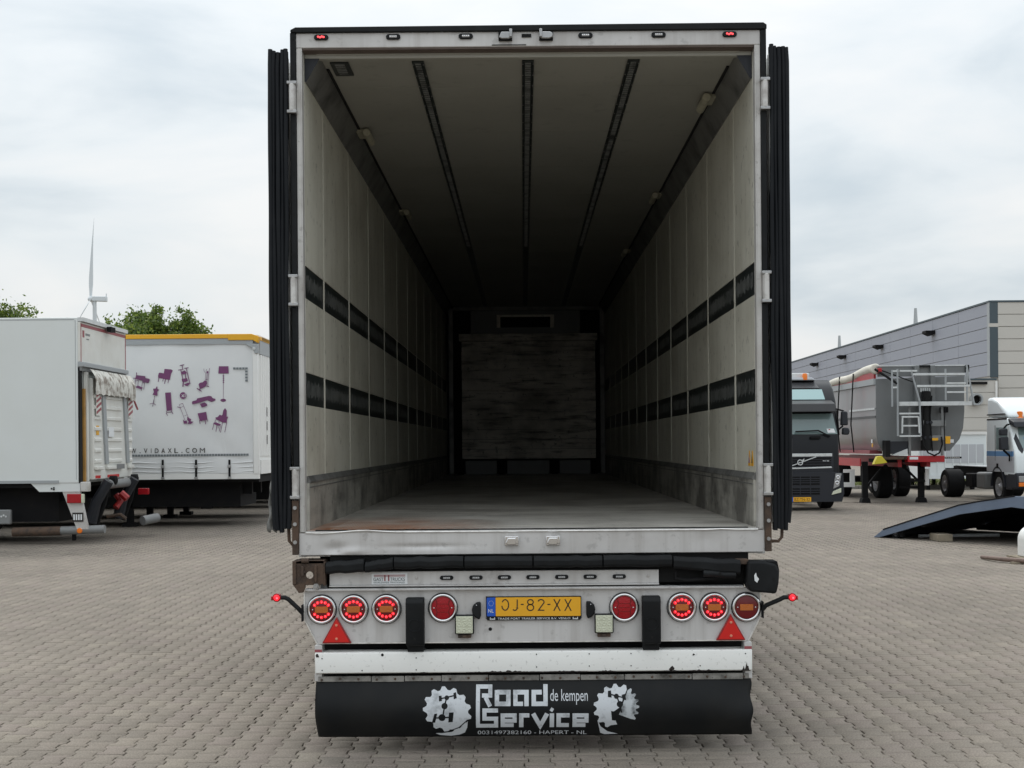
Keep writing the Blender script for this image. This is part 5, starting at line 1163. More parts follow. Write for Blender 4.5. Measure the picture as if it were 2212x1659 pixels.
# ---------- black tractor unit
ZV = 31.7; YV = YD + ZV; sc = F / ZV; XV = Wb(1727, ZV)
def vx(px): return Wb(px, ZV)
def vz(py): return Zz(1780, py, ZV)
HWV = vx(1821) - XV
BT = thing('black_lorry', 'black lorry tractor facing the camera with yellow number plate and orange beacon', 'lorry', (XV, YV + 2.5, 0))
zs = lambda *a: [(vz(y)) for y in a]
z_roof, z_sky0, z_sky1, z_vis, z_ws0, z_ws1, z_bon, z_g0, z_g1, z_low, z_bot = zs(817, 838, 862.5, 892, 886, 938.5, 979, 986, 1009, 1022, 1069)
side = [(YV, vz(1069)), (YV, z_bon), (YV + .04, z_ws1), (YV + .22, z_vis + .1), (YV + .30, vz(866)), (YV + .55, z_sky0), (YV + .95, z_roof), (YV + 2.1, z_roof + .05), (YV + 2.1, vz(1050))]
cabm = MB().prism(side, 'x', XV - HWV + .09, XV + HWV - .09).build('cab', m_truckblk, BT, .06, segs=3)
def vq(name, m, pts, d=.02, parent=None):       # a panel lying on the sloping front, points (px, py)
    def yf(z):
        for (y0, a0), (y1, a1) in zip(side[:6], side[1:7]):
            if a0 <= z <= a1: return y0 + (y1 - y0) * (z - a0) / (a1 - a0)
        return side[0][0] if z < side[0][1] else side[6][0]
    P = [(vx(p[0]), vz(p[1])) for p in pts]; mb = MB(); n = len(P)
    vs = [(x, yf(z) - d, z) for x, z in P] + [(x, yf(z) + .06, z) for x, z in P]
    mb.add(vs, [tuple(range(n)), tuple(range(2 * n - 1, n - 1, -1))] + [(i, i + n, (i + 1) % n + n, (i + 1) % n) for i in range(n)])
    return mb.build(name, m, parent or BT, .006, o=WL[parent] if parent else None)
mx = lambda px: 2 * 1727 - px
vq('roof_panel', m_truckgry, [(mx(1783), 836), (1783, 836), (1776, 822), (mx(1776), 822)], .03)
vq('skylight', m_glass2, [(mx(1790), 862), (1790, 862), (1787, 839), (mx(1787), 839)], .012)
vis_ = MB().prism([(YV - .16, vz(890)), (YV - .10, vz(872)), (YV + .28, vz(864)), (YV + .30, vz(872)), (YV + .12, vz(889))], 'x', vx(mx(1803)), vx(1803)).build('sun_visor', m_truckgry, BT, .02)
vq('windscreen', m_glass, [(mx(1810), 938), (1810, 938), (1803, 893), (mx(1803), 893)], .012)
for a, b_ in (((1718, 932), (1767, 930)), ((1767, 930), (1793, 943)), ((1684, 938), (1712, 944))): MB().beam((vx(a[0]), YV - .03, vz(a[1])), (vx(b_[0]), YV - .03, vz(b_[1])), .03, .035).build('wiper', m_dark, BT)
vq('windscreen_card', m_wink, [(1789, 935), (1806, 935), (1803, 926), (1787, 926)], .02)
vq('card_print', m_tri2, [(1791, 929), (1795, 929), (1795, 926.8), (1791, 926.8)], .024)
box('grab_handle', m_dark, BT, vx(1750), vx(1772), YV - .05, YV - .002, vz(948), vz(942), .01)
vq('grille_surround', m_trim, [(mx(1800), 1020), (1800, 1020), (1800, 979), (mx(1800), 979)], .012)
vq('chrome_bar', m_galv, [(mx(1797), 986), (1797, 986), (1797, 979.5), (mx(1797), 979.5)], .03)
vq('chrome_bar', m_galv, [(mx(1797), 1014), (1797, 1011), (1795, 1007.5), (1740, 1009.5), (mx(1740), 1009.5), (mx(1795), 1007.5), (mx(1797), 1011)], .03)
for y in (988.5, 993.5, 998.5, 1003.5): vq('grille_slat', m_dark, [(mx(1795), y + 2.6), (1795, y + 2.6), (1795, y), (mx(1795), y)], .022)
bd = MB().beam((vx(1694), YV - .045, vz(1011)), (vx(1762), YV - .045, vz(986.5)), .012, .02).build('grille_bar', m_galv, BT)
c0 = (vx(1727), YV - .05, vz(998.5)); m = MB(); vs = []; fs = []
for r, h in ((.075, 0), (.072, -.02), (.052, -.02), (.050, 0)):
    for k in range(20): a = k * math.pi / 10; vs.append((c0[0] + r * math.cos(a), c0[1] + h, c0[2] + r * math.sin(a)))
for i in range(3):
    for k in range(20): fs.append((i * 20 + k, i * 20 + (k + 1) % 20, (i + 1) * 20 + (k + 1) % 20, (i + 1) * 20 + k))
m.add(vs, fs); m.prism([(c0[0] + .05, c0[2] + .05), (c0[0] + .10, c0[2] + .10), (c0[0] + .10, c0[2] + .05), (c0[0] + .075, c0[2] + .03)], 'y', c0[1] - .02, c0[1]); em = m.build('round_emblem', m_galv, BT, o=c0)
m = MB(); text(m, 'VOLVO', c0[0] - .045, c0[0] + .045, c0[2] - .012, c0[2] + .012, c0[1] - .022); m.build('emblem_lettering', m_wink, em, o=c0, smooth=0)
m = MB(); text(m, 'FM', vx(1784), vx(1791), vz(984.5), vz(981.5), YV - .033); text(m, '410', vx(1776), vx(1790), vz(997), vz(994), YV - .026); m.build('model_lettering', m_wink, BT, smooth=0)
bp_ = vq('bumper', m_trim, [(mx(1821), 1066), (mx(1817), 1084), (1817, 1084), (1822, 1066), (1820, 1022), (1800, 1020), (mx(1800), 1020), (mx(1820), 1022)], .05)
for y0, y1, x1 in ((1029, 1047, 1769), (1054, 1068, 1769)):
    g_b = box('lower_grille', m_dark, BT, vx(mx(x1)), vx(x1), YV - .058, YV - .049, vz(y1), vz(y0))
    n = 3 if y0 == 1029 else 2
    for q in range(1, n + 1): z = vz(y0) + (vz(y1) - vz(y0)) * q / (n + 1); box('grille_slat', m_trim, BT, vx(mx(x1)), vx(x1), YV - .070, YV - .058, z - .012, z + .012)
    for px in (1705, 1727, 1749): box('grille_upright', m_trim, BT, vx(px) - .01, vx(px) + .01, YV - .071, YV - .057, vz(y1), vz(y0))
for sgn in (1, -1):
    f = (lambda p: p) if sgn > 0 else mx
    hl = MB().prism([(vx(f(1798)), vz(1056)), (vx(f(1811)), vz(1050)), (vx(f(1816)), vz(1023)), (vx(f(1803)), vz(1023))], 'y', YV - .075, YV - .02).build('headlight', m_lensclr, BT, .01, o=(vx(f(1807)), YV - .05, vz(1040)))
    for px, py, r in ((1808, 1031, .05), (1806, 1043, .055)): MB().lathe((vx(f(px)), YV - .077, vz(py)), [(r, 0), (r * .7, -.005), (r * .3, .002), (0, 0)], 'y', 14).build('reflector', m_chrome, hl, o=WL[hl])
    MB().prism([(vx(f(1794)), vz(1069)), (vx(f(1815)), vz(1064)), (vx(f(1815)), vz(1054)), (vx(f(1798)), vz(1061))], 'y', YV - .075, YV - .02).build('fog_lamp', m_lampglass, BT, .008)
    m1_ = MB().prism([(vx(f(1819)), vz(919)), (vx(f(1821)), vz(888)), (vx(f(1833)), vz(889)), (vx(f(1834)), vz(919))], 'y', YV + .05, YV + .22).build('mirror', m_trim, BT, .03, o=(vx(f(1827)), YV + .1, vz(900)))
    MB().prism([(vx(f(1822)), vz(939)), (vx(f(1823)), vz(924)), (vx(f(1835)), vz(924)), (vx(f(1838)), vz(932)), (vx(f(1835)), vz(940))], 'y', YV + .05, YV + .22).build('lower_mirror', m_trim, m1_, .03, o=WL[m1_])
    m = MB(); m.tube([(vx(f(1801)), YV + .2, vz(881)), (vx(f(1812)), YV + .12, vz(884)), (vx(f(1826)), YV + .12, vz(888))], .022, 6); m.tube([(vx(f(1812)), YV + .12, vz(930)), (vx(f(1824)), YV + .12, vz(920))], .022, 6); m.tube([(vx(f(1811)), YV + .12, vz(886)), (vx(f(1815)), YV + .12, vz(940))], .018, 6); m.build('mirror_arm', m_dark, m1_, o=WL[m1_])
pb = box('number_plate', m_plate, BT, vx(1711.5), vx(1750), YV - .072, YV - .051, vz(1083), vz(1073.5)); MB().box(vx(1706), vx(1711.3), YV - .073, YV - .051, vz(1083), vz(1073.5)).build('plate_band', m_blue, pb, o=WL[pb])
m = MB(); text(m, 'BZ-TN-32', vx(1714), vx(1747), vz(1081.3), vz(1075.3), YV - .0735); m.build('plate_number', m_ink, pb, o=WL[pb], smooth=0)
bx_ = MB().lathe((vx(1755), YV + .8, vz(817)), [(.075, 0), (.072, .03), (.062, .13), (.045, .165), (0, .17)], 'z', 16).build('beacon', m_orange, BT)
bx2 = MB().lathe((vx(mx(1755)), YV + .8, vz(817)), [(.075, 0), (.072, .03), (.062, .13), (.045, .165), (0, .17)], 'z', 16).build('beacon', m_orange, BT)
MB().box(vx(mx(1768)), vx(1768), YV + .95, YV + 1.1, vz(812), vz(801)).build('roof_sign', m_galv, BT, .02)
MB().prism([(vx(mx(1779)), vz(818)), (vx(1779), vz(818)), (vx(1770), vz(812)), (vx(mx(1770)), vz(812))], 'y', YV + .75, YV + .95).build('roof_cap', m_silv, BT, .02)
for s in (-1, 1):
    wheel(BT, (XV + s * (HWV - .16), YV + 1.25, .5), .50, .30); wheel(BT, (XV + s * (HWV - .25), YV + 4.9, .5), .50, .55)
    box('step', m_dark, BT, XV + s * (HWV - .04) - .04, XV + s * (HWV - .04) + .04, YV + .3, YV + .8, .35, 1.0, .02)
box('axle', m_dark, BT, XV - HWV + .2, XV + HWV - .2, YV + 1.2, YV + 1.3, .44, .56); box('axle', m_dark, BT, XV - HWV + .3, XV + HWV - .3, YV + 4.85, YV + 4.95, .44, .56)
for s in (-.4, .4): box('chassis_beam', m_dark, BT, XV + s - .05, XV + s + .05, YV + .3, YV + 5.8, .7, .95)
box('fuel_tank', m_grey, BT, XV + .5, XV + HWV - .05, YV + 2.4, YV + 3.9, .35, .95, .08)
box('engine_block', m_dark, BT, XV - .6, XV + .6, YV + .1, YV + 1.9, .45, 1.0)

# ---------- dump trailer
ZD = 35.0; YDT = YD + ZD
def dx(px, Z=ZD): return Wb(px, Z)
def dz(py, px=1980, Z=ZD): return Zz(px, py, Z)
DT = thing('dump_trailer', 'grey half round dump trailer on a red chassis with front ladder and rolled tarpaulin', 'dump trailer', ((dx(1893) + dx(2083)) / 2, YDT + 4, 0))
L0, L1 = dx(1893), dx(2084)
body = [(dx(1907), dz(974)), (dx(1897), dz(957)), (dx(1894), dz(940)), (L0, dz(900)), (L0, dz(818)), (L1, dz(813)), (L1, dz(889)), (dx(2081), dz(925)), (dx(2073), dz(949)), (dx(2052), dz(974))]
tb = MB().prism(body, 'y', YDT, YDT + .06).build('front_wall', m_tipper, DT, .008)
MB().prism([(p[0] + (.012 if p[0] < dx(1990) else -.012), p[1]) for p in body], 'y', YDT + .061, YDT + 8.4).build('skip_body', m_tipside, DT, smooth=40)
box('side_rail', m_rail, DT, L0 - .06, L0 + .012, YDT + .02, YDT + 8.4, dz(830), dz(817)); box('side_rail', m_rail, DT, L1 - .012, L1 + .06, YDT + .02, YDT + 8.4, dz(826), dz(813))
box('side_band', m_truckgry, DT, L0 - .012, L0 + .011, YDT + .061, YDT + 8.4, dz(902), dz(897)); box('side_band', m_galv, DT, L0 - .02, L0 + .011, YDT + .1, YDT + 2.8, dz(884), dz(880))
rp_ = box('headboard', m_tipper, DT, dx(1898), dx(2086), YDT + .02, YDT + .08, dz(813), dz(791)); box('headboard_rail', m_galv, DT, dx(1896), dx(2088), YDT - .0, YDT + .10, dz(791), dz(788.5))
box('corner_box', m_dark, DT, dx(2086), dx(2094), YDT - .05, YDT + .2, dz(805), dz(789), .01)
for a, b_ in ((1974, 1983), (2007, 2017)): box('ram_cover', m_tipper, DT, dx(a), dx(b_), YDT - .18, YDT - .001, dz(870), dz(790), .01)
box('ram_cover_plate', m_grey, DT, dx(1983), dx(2007), YDT - .08, YDT - .001, dz(868), dz(790)); box('ram_cap', m_void, DT, dx(1983), dx(2007), YDT - .16, YDT - .081, dz(794), dz(789.5))
rm = MB(); rm.tube([(dx(1994), YDT - .25, dz(972)), (dx(1996), YDT - .2, dz(846))], .14, 14, .115); rm.build('hydraulic_ram', m_void, DT)
m = MB()
for q in range(5): m.lathe((dx(1985 + q * 4.6), YDT - .22, dz(843)), [(.025, -.05), (.02, .05)], 'z', 6)
m.build('ram_lug', m_galv, DT)
m = MB(); m.tube([(dx(1986), YDT - .34, dz(858)), (dx(1983), YDT - .34, dz(900)), (dx(1990), YDT - .32, dz(968))], .03, 6); m.tube([(dx(2005), YDT - .34, dz(856)), (dx(2001), YDT - .34, dz(900)), (dx(2006), YDT - .32, dz(975))], .02, 6); m.build('ram_hose', m_dark, DT)
YF = YDT - .42
def rail(p, q, w_, h_, m_=m_galv, y=YF, nm='platform_rail'): return MB().beam((dx(p[0]), y, dz(p[1])), (dx(q[0]), y, dz(q[1])), .05, h_).build(nm, m_, DT, .004)
rail((1963, 810.5), (2074, 810.5), 0, .06); rail((1971, 835.6), (2084, 835.6), 0, .06); rail((1934, 873), (2090, 873), 0, .11, y=YF + .05)
box('walkway', m_galv, DT, dx(1934), dx(2090), YF + .08, YDT - .19, dz(876), dz(872))
for p, q in (((1918.5, 801), (1918.5, 879)), ((1930, 799), (1930, 942)), ((1959, 801), (1977, 868)), ((1977, 868), (1979, 942)), ((2032.6, 799), (2032.6, 866)), ((2078.5, 799), (2078.5, 868)), ((2077.5, 791), (2093.5, 877))):
    MB().tube([(dx(p[0]), YF, dz(p[1])), (dx(q[0]), YF, dz(q[1]))], .026, 8).build('ladder_upright', m_rail, DT)
for p, q in (((1933, 894), (1977, 894)), ((1938, 901), (1974, 901)), ((1940, 920), (1972, 920)), ((1933, 942), (1978, 942)), ((2035, 830), (2076, 830)), ((2035, 849), (2076, 849)), ((1935, 803), (1972, 803))): rail(p, q, 0, .045, nm='ladder_rung')
for p, q in (((1940, 901), (1939, 936)), ((1974, 901), (1976, 936)), ((1918.5, 838), (1930, 838)), ((1918, 803), (1932, 803))): MB().beam((dx(p[0]), YF, dz(p[1])), (dx(q[0]), YF, dz(q[1])), .04, .045).build('ladder_frame', m_galv, DT)
m = MB(); m.tube([(dx(1890), YDT - .05, dz(797)), (dx(1930), YF, dz(830))], .035, 6); m.tube([(dx(1905), YDT - .05, dz(800)), (dx(1965), YF + .1, dz(826))], .018, 6); m.build('tarp_crank', m_dark, DT)
# plates, valves, hoses between ladder and chassis
for p, q, mt, nm in (((1981, 921), (2036, 909), m_grey, 'valve_panel'), ((1981, 951), (2036, 941), m_grey, 'valve_panel')): box(nm, mt, DT, dx(p[0]), dx(q[0]), YF + .1, YF + .14, dz(p[1]), dz(q[1]), .004)
for px in (2029, 1959): box('stanchion', m_grey, DT, dx(px) - .03, dx(px) + .03, YF + .15, YF + .21, dz(984), dz(880))
m = MB()
for px, py in ((1991, 946), (2001, 945), (1995, 913), (2003, 913)): m.lathe((dx(px), YF + .1, dz(py)), [(.05, 0), (.04, -.05), (0, -.05)], 'y', 10)
m.build('air_coupling', m_trim, DT)
MB().tube([(dx(1983), YF + .05, dz(940)), (dx(1985), YF, dz(962)), (dx(1994), YF - .02, dz(978)), (dx(2008), YF, dz(984))], .022, 6).build('air_hose', m_dark, DT)
MB().tube([(dx(2024), YF + .05, dz(944)), (dx(2025), YF, dz(960)), (dx(2018), YF - .02, dz(978)), (dx(2006), YF, dz(985))], .022, 6).build('air_hose', m_dark, DT)
MB().tube([(dx(2033), YF + .05, dz(880)), (dx(2029), YF, dz(920)), (dx(2030), YF - .02, dz(975))], .015, 6).build('air_hose', m_dark, DT)
box('yellow_plate', m_yel, DT, dx(2033.7), dx(2044.4), YF + .08, YF + .10, dz(959), dz(943), .004); box('yellow_plate', m_yel, DT, dx(2005), dx(2018), YF + .08, YF + .099, dz(952), dz(946.5), .004)
box('data_plate', m_wink, DT, dx(2046), dx(2060), YDT - .015, YDT - .003, dz(957), dz(949.5)); box('sensor_box', m_dark, DT, dx(2030), dx(2044), YDT - .2, YDT - .003, dz(892), dz(880), .01)
box('spare_step_box', m_dark, DT, dx(1906), dx(1916), YF + .1, YDT - .01, dz(986), dz(951)); box('spare_step_box', m_trim, DT, dx(1917), dx(1957), YF + .2, YDT - .01, dz(980), dz(953))
MB().prism([(dx(1918), dz(983)), (dx(1953), dz(969)), (dx(1953), dz(983))], 'y', YF + .1, YF + .3).build('plastic_wrap', m_galv, DT)
# red chassis
box('front_crossbeam', m_redp, DT, dx(1952), dx(2031), YF + .05, YF + .35, dz(998), dz(984.5), .012); box('coupling_bar', m_rust, DT, dx(1885), dx(1951), YF + .1, YF + .3, dz(992), dz(986), .006)
box('white_decal', m_wink, DT, dx(1956), dx(1974), YF + .043, YF + .049, dz(992), dz(986.5))
for px in (1946, 1957, 1966, 1971): MB().cyl((dx(px), YF + .05, dz(989)), .025, 0, .01, 'y', 8).build('hole', m_void, DT)
MB().prism([(dx(1876), dz(1002)), (dx(1884), dz(985)), (dx(1893), dz(984)), (dx(1905), dz(998)), (dx(1897), dz(1000))], 'y', YF - .1, YF + .1).build('wheel_chock', m_lemon, DT, .01)
box('chassis_beam', m_redp, DT, dx(1938), dx(1946), YF + .36, YDT + 8.2, 1.0, 1.28); box('chassis_beam', m_redp, DT, dx(2000), dx(2008), YF + .36, YDT + 8.2, 1.0, 1.28); box('side_skirt', m_redp, DT, L0 - .35, L0 - .32, YDT + .4, YDT + 6.0, 1.02, 1.24)
box('king_pin_plate', m_dark, DT, dx(1910), dx(2022), YDT, YDT + 1.6, 1.12, 1.22)
box('top_skirt', m_maroon, DT, L0 - .05, L0 + .3, YDT + .5, YDT + 8, 1.36, 1.46)
for pxa in (1867.5, 1989): 
    x = dx(pxa, 35.6); y = YD + 35.6
    lg = MB().box(x - .075, x + .075, y - .08, y + .08, .14, 1.15).build('landing_leg', m_dark, DT, .008, o=(x, y, .6)); MB().prism([(x - .13, 0), (x + .13, 0), (x + .11, .10), (x + .08, .14), (x - .08, .14), (x - .11, .10)], 'y', y - .14, y + .14).build('leg_foot', m_dark, lg, .006, o=WL[lg])
xa_, xb_ = dx(1867.5, 35.6), dx(1989, 35.6)
for p, q in (((xa_, .35), (xa_ + .55, .95)), ((xb_, .55), (xb_ - .5, 1.1))): MB().beam((p[0], YD + 35.7, p[1]), (q[0], YD + 35.9, q[1]), .05, .06).build('leg_brace', m_dark, DT)
MB().beam((xb_, YD + 35.65, .42), (xb_ - .55, YD + 35.8, .42), .05, .06).build('leg_brace', m_dark, DT)
for k, yy in enumerate((2.2, 4.8, 6.1, 7.4)):
    if k == 0: continue
    for x in (dx(1893) + .25, dx(1893) + 2.05): wheel(DT, (x, YDT + yy, .52), .52, .40)
    box('axle', m_dark, DT, dx(1893) + .3, dx(1893) + 2.0, YDT + yy - .06, YDT + yy + .06, .45, .58)
box('spare_wheel_carrier', m_dark, DT, dx(1912), dx(1975), YDT + 2.2, YDT + 2.6, .55, 1.0)
wheel(DT, (dx(1934, 37.2), YD + 38.6, .50), .50, .42)
m = MB()
for px in (1926, 1947, 1967): m.cyl((dx(px), YDT + .6, 1.0), .07, 0, .01, 'y', 12)
m.build('frame_hole', m_void, DT)
box('white_guard_post', m_white, DT, dx(2008), dx(2017), YDT + .4, YDT + .5, dz(1050), dz(1014), .01); box('guard_rail', m_dark, DT, dx(1975), dx(2012), YDT + .42, YDT + .46, dz(1042), dz(1037)); box('guard_rail', m_dark, DT, dx(1996), dx(2008), YDT + .42, YDT + .5, dz(1022), dz(1008))
for a in ((1822, 1846, 1052, 1042), (1822, 1846, 1021, 1014), (1836, 1846, 1042, 1021)): box('side_guard_frame', m_white, DT, dx(a[0], 36), dx(a[1], 36), YD + 36, YD + 36.05, Zz(1830, a[2], 36), Zz(1830, a[3], 36))
for k in range(12):
    px = 2032 + k * 4.6
    if k < 11: box('bar_link', m_frame, DT, dx(px), dx(px + 3.2), YDT + .3, YDT + .33, dz(990.5), dz(988.2))
box('perforated_bar', m_dark, DT, dx(2030), dx(2086), YDT + .331, YDT + .35, dz(991.5), dz(987.5))
for px, py, mt in ((1883, 953, m_wink), (1884, 962, m_yel)): 
    Z = 36.0; box('side_sticker', mt, DT, L0 + .0, L0 + .0115, YD + (L0 - CAM.x) * F / (px - CX) - .06, YD + (L0 - CAM.x) * F / (px - CX) + .06, Zz(px, py + 4, 35.3), Zz(px, py - 4, 35.3))
# rolled tarpaulin on the side rail, rising towards the headboard
pts = []
for k in range(24):
    t = k / 23; y = YDT + .1 + 8.0 * t; pts.append((L0 + .02 + .02 * math.sin(t * 9), y, dz(800) + (.07 - .34 * t) + .03 * math.sin(t * 14)))
MB().tube(pts, .13, 12, .10).build('rolled_tarpaulin', m_tarp, DT)
MB().prism([(YDT + .1, dz(817)), (YDT + 8.2, dz(822)), (YDT + 8.2, dz(820) + .02), (YDT + .1, dz(800))], 'x', L0 - .03, L0 + .03).build('tarp_rail', m_redp, DT)
MB().lathe((L0 + .02, YDT + .1, dz(796)), [(.15, 0), (.13, -.03), (.05, -.04), (0, -.02)], 'y', 14).build('tarp_roll_end', m_tarp, DT)
box('crank_box', m_redp, DT, dx(1896), dx(1903), YDT - .15, YDT + .0, dz(806), dz(795), .01)
for yy in (2.0, 3.6): MB().tube([(L0 - .1, YDT + yy, dz(790) - .1), (L0 - .18, YDT + yy, 2.2), (L0 - .1, YDT + yy, 1.4)], .02, 5).build('tarp_strap', m_dark, DT)

# ---------- small chassis-cab lorry
XI = 13.0; YI = YD + 33.9
def ix(px, Z=33.9): return Wb(px, Z)
def iz(py, Z=34.5): return Zz(2170, py, Z)
CL = thing('chassis_cab_lorry', 'white chassis cab lorry with blue stripe and bare frame at the right edge', 'lorry', (XI + 1.1, YI + 3, 0))
ztop, zdef, zwt, zwb, zbt = iz(855.5), iz(903), iz(918), iz(974), iz(1036)
cabp = [(YI + .02, .75), (YI, 1.25), (YI + .06, zwb), (YI + .42, zwt), (YI + .55, zdef), (YI + 2.1, zdef), (YI + 2.1, .95), (YI + 1.75, .95), (YI + 1.62, 1.12), (YI + .95, 1.12), (YI + .80, .75)]
MB().prism(cabp, 'x', XI, XI + 2.15).build('cab', m_ivw, CL, .05, segs=3)
MB().prism([(YI + .60, zdef + .02), (YI + .72, zdef + .18), (YI + 1.3, ztop - .1), (YI + 1.75, ztop), (YI + 2.1, ztop), (YI + 2.1, zdef + .02)], 'x', XI + .02, XI + 2.12).build('wind_deflector', m_ivw, CL, .12, segs=4)
box('deflector_seam', m_dark, CL, XI - .004, XI + .01, YI + .7, YI + 2.05, zdef + .10, zdef + .13); box('deflector_seam', m_dark, CL, XI - .004, XI + .01, YI + .6, YI + 2.05, zdef - .04, zdef + .0)
def ip(name, m, pts, d=.008, bev=.004):           # panel on the side that faces the middle: points (Y offset, z)
    return MB().prism([(YI + a, z) for a, z in pts], 'x', XI - d, XI + .01).build(name, m, CL, bev)
ip('side_window', m_glass, [(.42, zwb + .03), (.60, zwt - .06), (1.35, zwt - .06), (1.35, zwb + .03)]); ip('blue_stripe', m_sblue, [(.12, iz(986)), (.10, iz(974) - .01), (2.08, iz(974) - .01), (2.08, iz(986))], .006)
ip('silver_side', m_silv, [(.08, iz(1020)), (.08, iz(987)), (2.08, iz(987)), (2.08, iz(1020))], .006); ip('door_gap', m_dark, [(1.42, 1.15), (1.42, zwt), (1.435, zwt), (1.435, 1.15)], .008, 0); ip('door_handle', m_dark, [(1.2, iz(1012)), (1.2, iz(1002)), (1.32, iz(1002)), (1.32, iz(1012))], .02)
ip('door_gap', m_dark, [(.22, 1.15), (.22, zwb), (.235, zwb), (.235, 1.15)], .008, 0)
def front(pts, d, m, nm, bev=.006):
    def yf(z): return YI + .06 + .36 * max(0, min(1, (z - zwb) / (zwt - zwb))) if z > zwb else YI + .06 * max(0, (z - 1.25) / (zwb - 1.25))
    n = len(pts); vs = [(x, yf(z) - d, z) for x, z in pts] + [(x, yf(z) + .05, z) for x, z in pts]
    return MB().add(vs, [tuple(range(n)), tuple(range(2 * n - 1, n - 1, -1))] + [(i, i + n, (i + 1) % n + n, (i + 1) % n) for i in range(n)]).build(nm, m, CL, bev)
front([(XI + .16, zwb + .06), (XI + 1.99, zwb + .06), (XI + 1.93, zwt - .04), (XI + .22, zwt - .04)], .012, m_glass, 'windscreen')
MB().prism([(YI + .10, zwt - .08), (YI + .16, zwt + .08), (YI + .55, zdef), (YI + .6, zdef - .12)], 'x', XI + .02, XI + 2.12).build('sun_visor', m_trim, CL, .03)
front([(XI + .05, 1.75), (XI + .13, 1.90), (XI + .26, 1.45), (XI + .20, 1.35), (XI + .12, 1.45)], .014, m_trim, 'air_slot', .01); front([(XI + .33, 1.62), (XI + 1.8, 1.62), (XI + 1.8, 1.74), (XI + .30, 1.80)], .012, m_sblue, 'front_stripe'); front([(XI + .35, 1.02), (XI + 1.8, 1.02), (XI + 1.8, 1.5), (XI + .35, 1.5)], .012, m_trim, 'front_grille')
box('bumper', m_trim, CL, XI + .0, XI + 2.15, YI - .10, YI + .55, .42, .84, .04)
for x in (XI + .05, XI + 1.65): h_ = box('headlight', m_lensclr, CL, x, x + .42, YI - .13, YI - .02, .60, .76, .01); box('indicator', m_orange, CL, x, x + .2, YI - .13, YI - .02, .48, .585, .01)
for s, x in ((-1, XI - .18), (1, XI + 2.33)):
    m1_ = box('mirror', m_trim, CL, x - .11, x + .11, YI + .25, YI + .42, iz(972), iz(944), .03); MB().box(x - .11, x + .09, YI + .25, YI + .42, iz(941), iz(926)).build('upper_mirror', m_trim, m1_, .03, o=WL[m1_])
    MB().tube([(x, YI + .35, iz(926)), (x - s * .1, YI + .35, iz(918)), (x - s * .3, YI + .4, iz(914))], .025, 6).build('mirror_arm', m_dark, m1_, o=WL[m1_]); MB().tube([(x, YI + .35, iz(972)), (x - s * .17, YI + .35, iz(985)), (x - s * .17, YI + .36, iz(996))], .03, 6).build('mirror_arm', m_dark, m1_, o=WL[m1_])
MB().lathe((XI + .40, YI + .7, zdef - .0), [(.09, 0), (.085, .04), (.075, .17), (0, .19)], 'z', 14).build('beacon', m_orange, CL)
for s in (0, 1):
    x = XI + .16 + s * 1.83; wheel(CL, (x, YI + 1.28, .44), .44, .26); m = MB()
    ar = [(YI + 1.28 + .52 * math.cos(a), .44 + .56 * math.sin(a)) for a in [math.pi * q / 10 for q in range(11)]]; m.prism(ar + [(YI + 1.28 + .47 * math.cos(a), .44 + .51 * math.sin(a)) for a in [math.pi * q / 10 for q in range(10, -1, -1)]], 'x', x - .17, x + .15); m.build('mudguard', m_trim, CL)
    box('step', m_trim, CL, x - .15, x + .1, YI + .25, YI + .72, .38, .80, .02)
for x in (XI + .62, XI + 1.45): box('chassis_beam', m_dark, CL, x - .04, x + .04, YI + .5, YI + 6.6, .72, .92)
for x in (XI + .16, XI + 1.86): wheel(CL, (x - (.12 if x < XI + 1 else 0), YI + 5.1, .42), .42, .50)
box('axle', m_dark, CL, XI + .1, XI + 2.0, YI + 5.04, YI + 5.16, .36, .48); box('axle', m_dark, CL, XI + .2, XI + 1.95, YI + 1.22, YI + 1.34, .38, .5)
box('fuel_tank', m_grey, CL, XI + .05, XI + .50, YI + 2.4, YI + 3.1, .32, .80, .06); box('battery_box', m_dark, CL, XI + .02, XI + .5, YI + 3.3, YI + 3.9, .35, .75, .03); box('cross_member', m_dark, CL, XI + .3, XI + 1.8, YI + 6.4, YI + 6.55, .6, .85)
box('subframe_plate', m_rail, CL, XI + .5, XI + 1.6, YI + 2.6, YI + 6.2, .925, .945)

# ---------- loading ramp on the ground
ZR = 22.7; YR = YD + ZR; A0 = Wb(1885, ZR) - CAM.x; CS = math.cos(R(50)); SN = math.sin(R(50))
def qx(px): return Wb(px, ZR)
def qs(px, py):                                   # photo point on the near side plate -> (distance along the ramp, height)
    k = (px - CX) / F; s_ = (k * ZR - A0) / (CS + SN * k); return s_, max(.004, Zz(px, py, ZR - SN * s_))
RM = thing('loading_ramp', 'blue grey steel loading ramp lying on the pavers at the right edge', 'ramp', (A0 + CAM.x, YR, 0))
RM.rotation_euler.z = R(-50)
top = [(1885, 1166), (1906, 1144), (1990, 1117), (2070, 1091.5), (2114, 1083.5), (2191, 1072), (2212, 1072.5), (2290, 1080), (2420, 1098)]
bot = [(2420, 1136), (2290, 1110), (2212, 1099.5), (2183, 1095.6), (2070, 1111.5), (1990, 1134), (1897, 1161)]
Pt = [qs(*p) for p in top]; P = Pt + [qs(*p) for p in bot]; WL[RM] = Vector((0, 0, 0))     # from here on the parts are in the ramp's own axes
for y in (0, 2.8): MB().prism(P, 'y', y, y + .05).build('side_plate', m_ramp, RM, .004)
tp = [(x, max(.012, z) - .012) for x, z in Pt]; MB().prism(tp + [(x, z - .03) for x, z in reversed(tp)], 'y', .05, 2.8).build('deck_plate', m_trim, RM)
LR = Pt[-1][0]
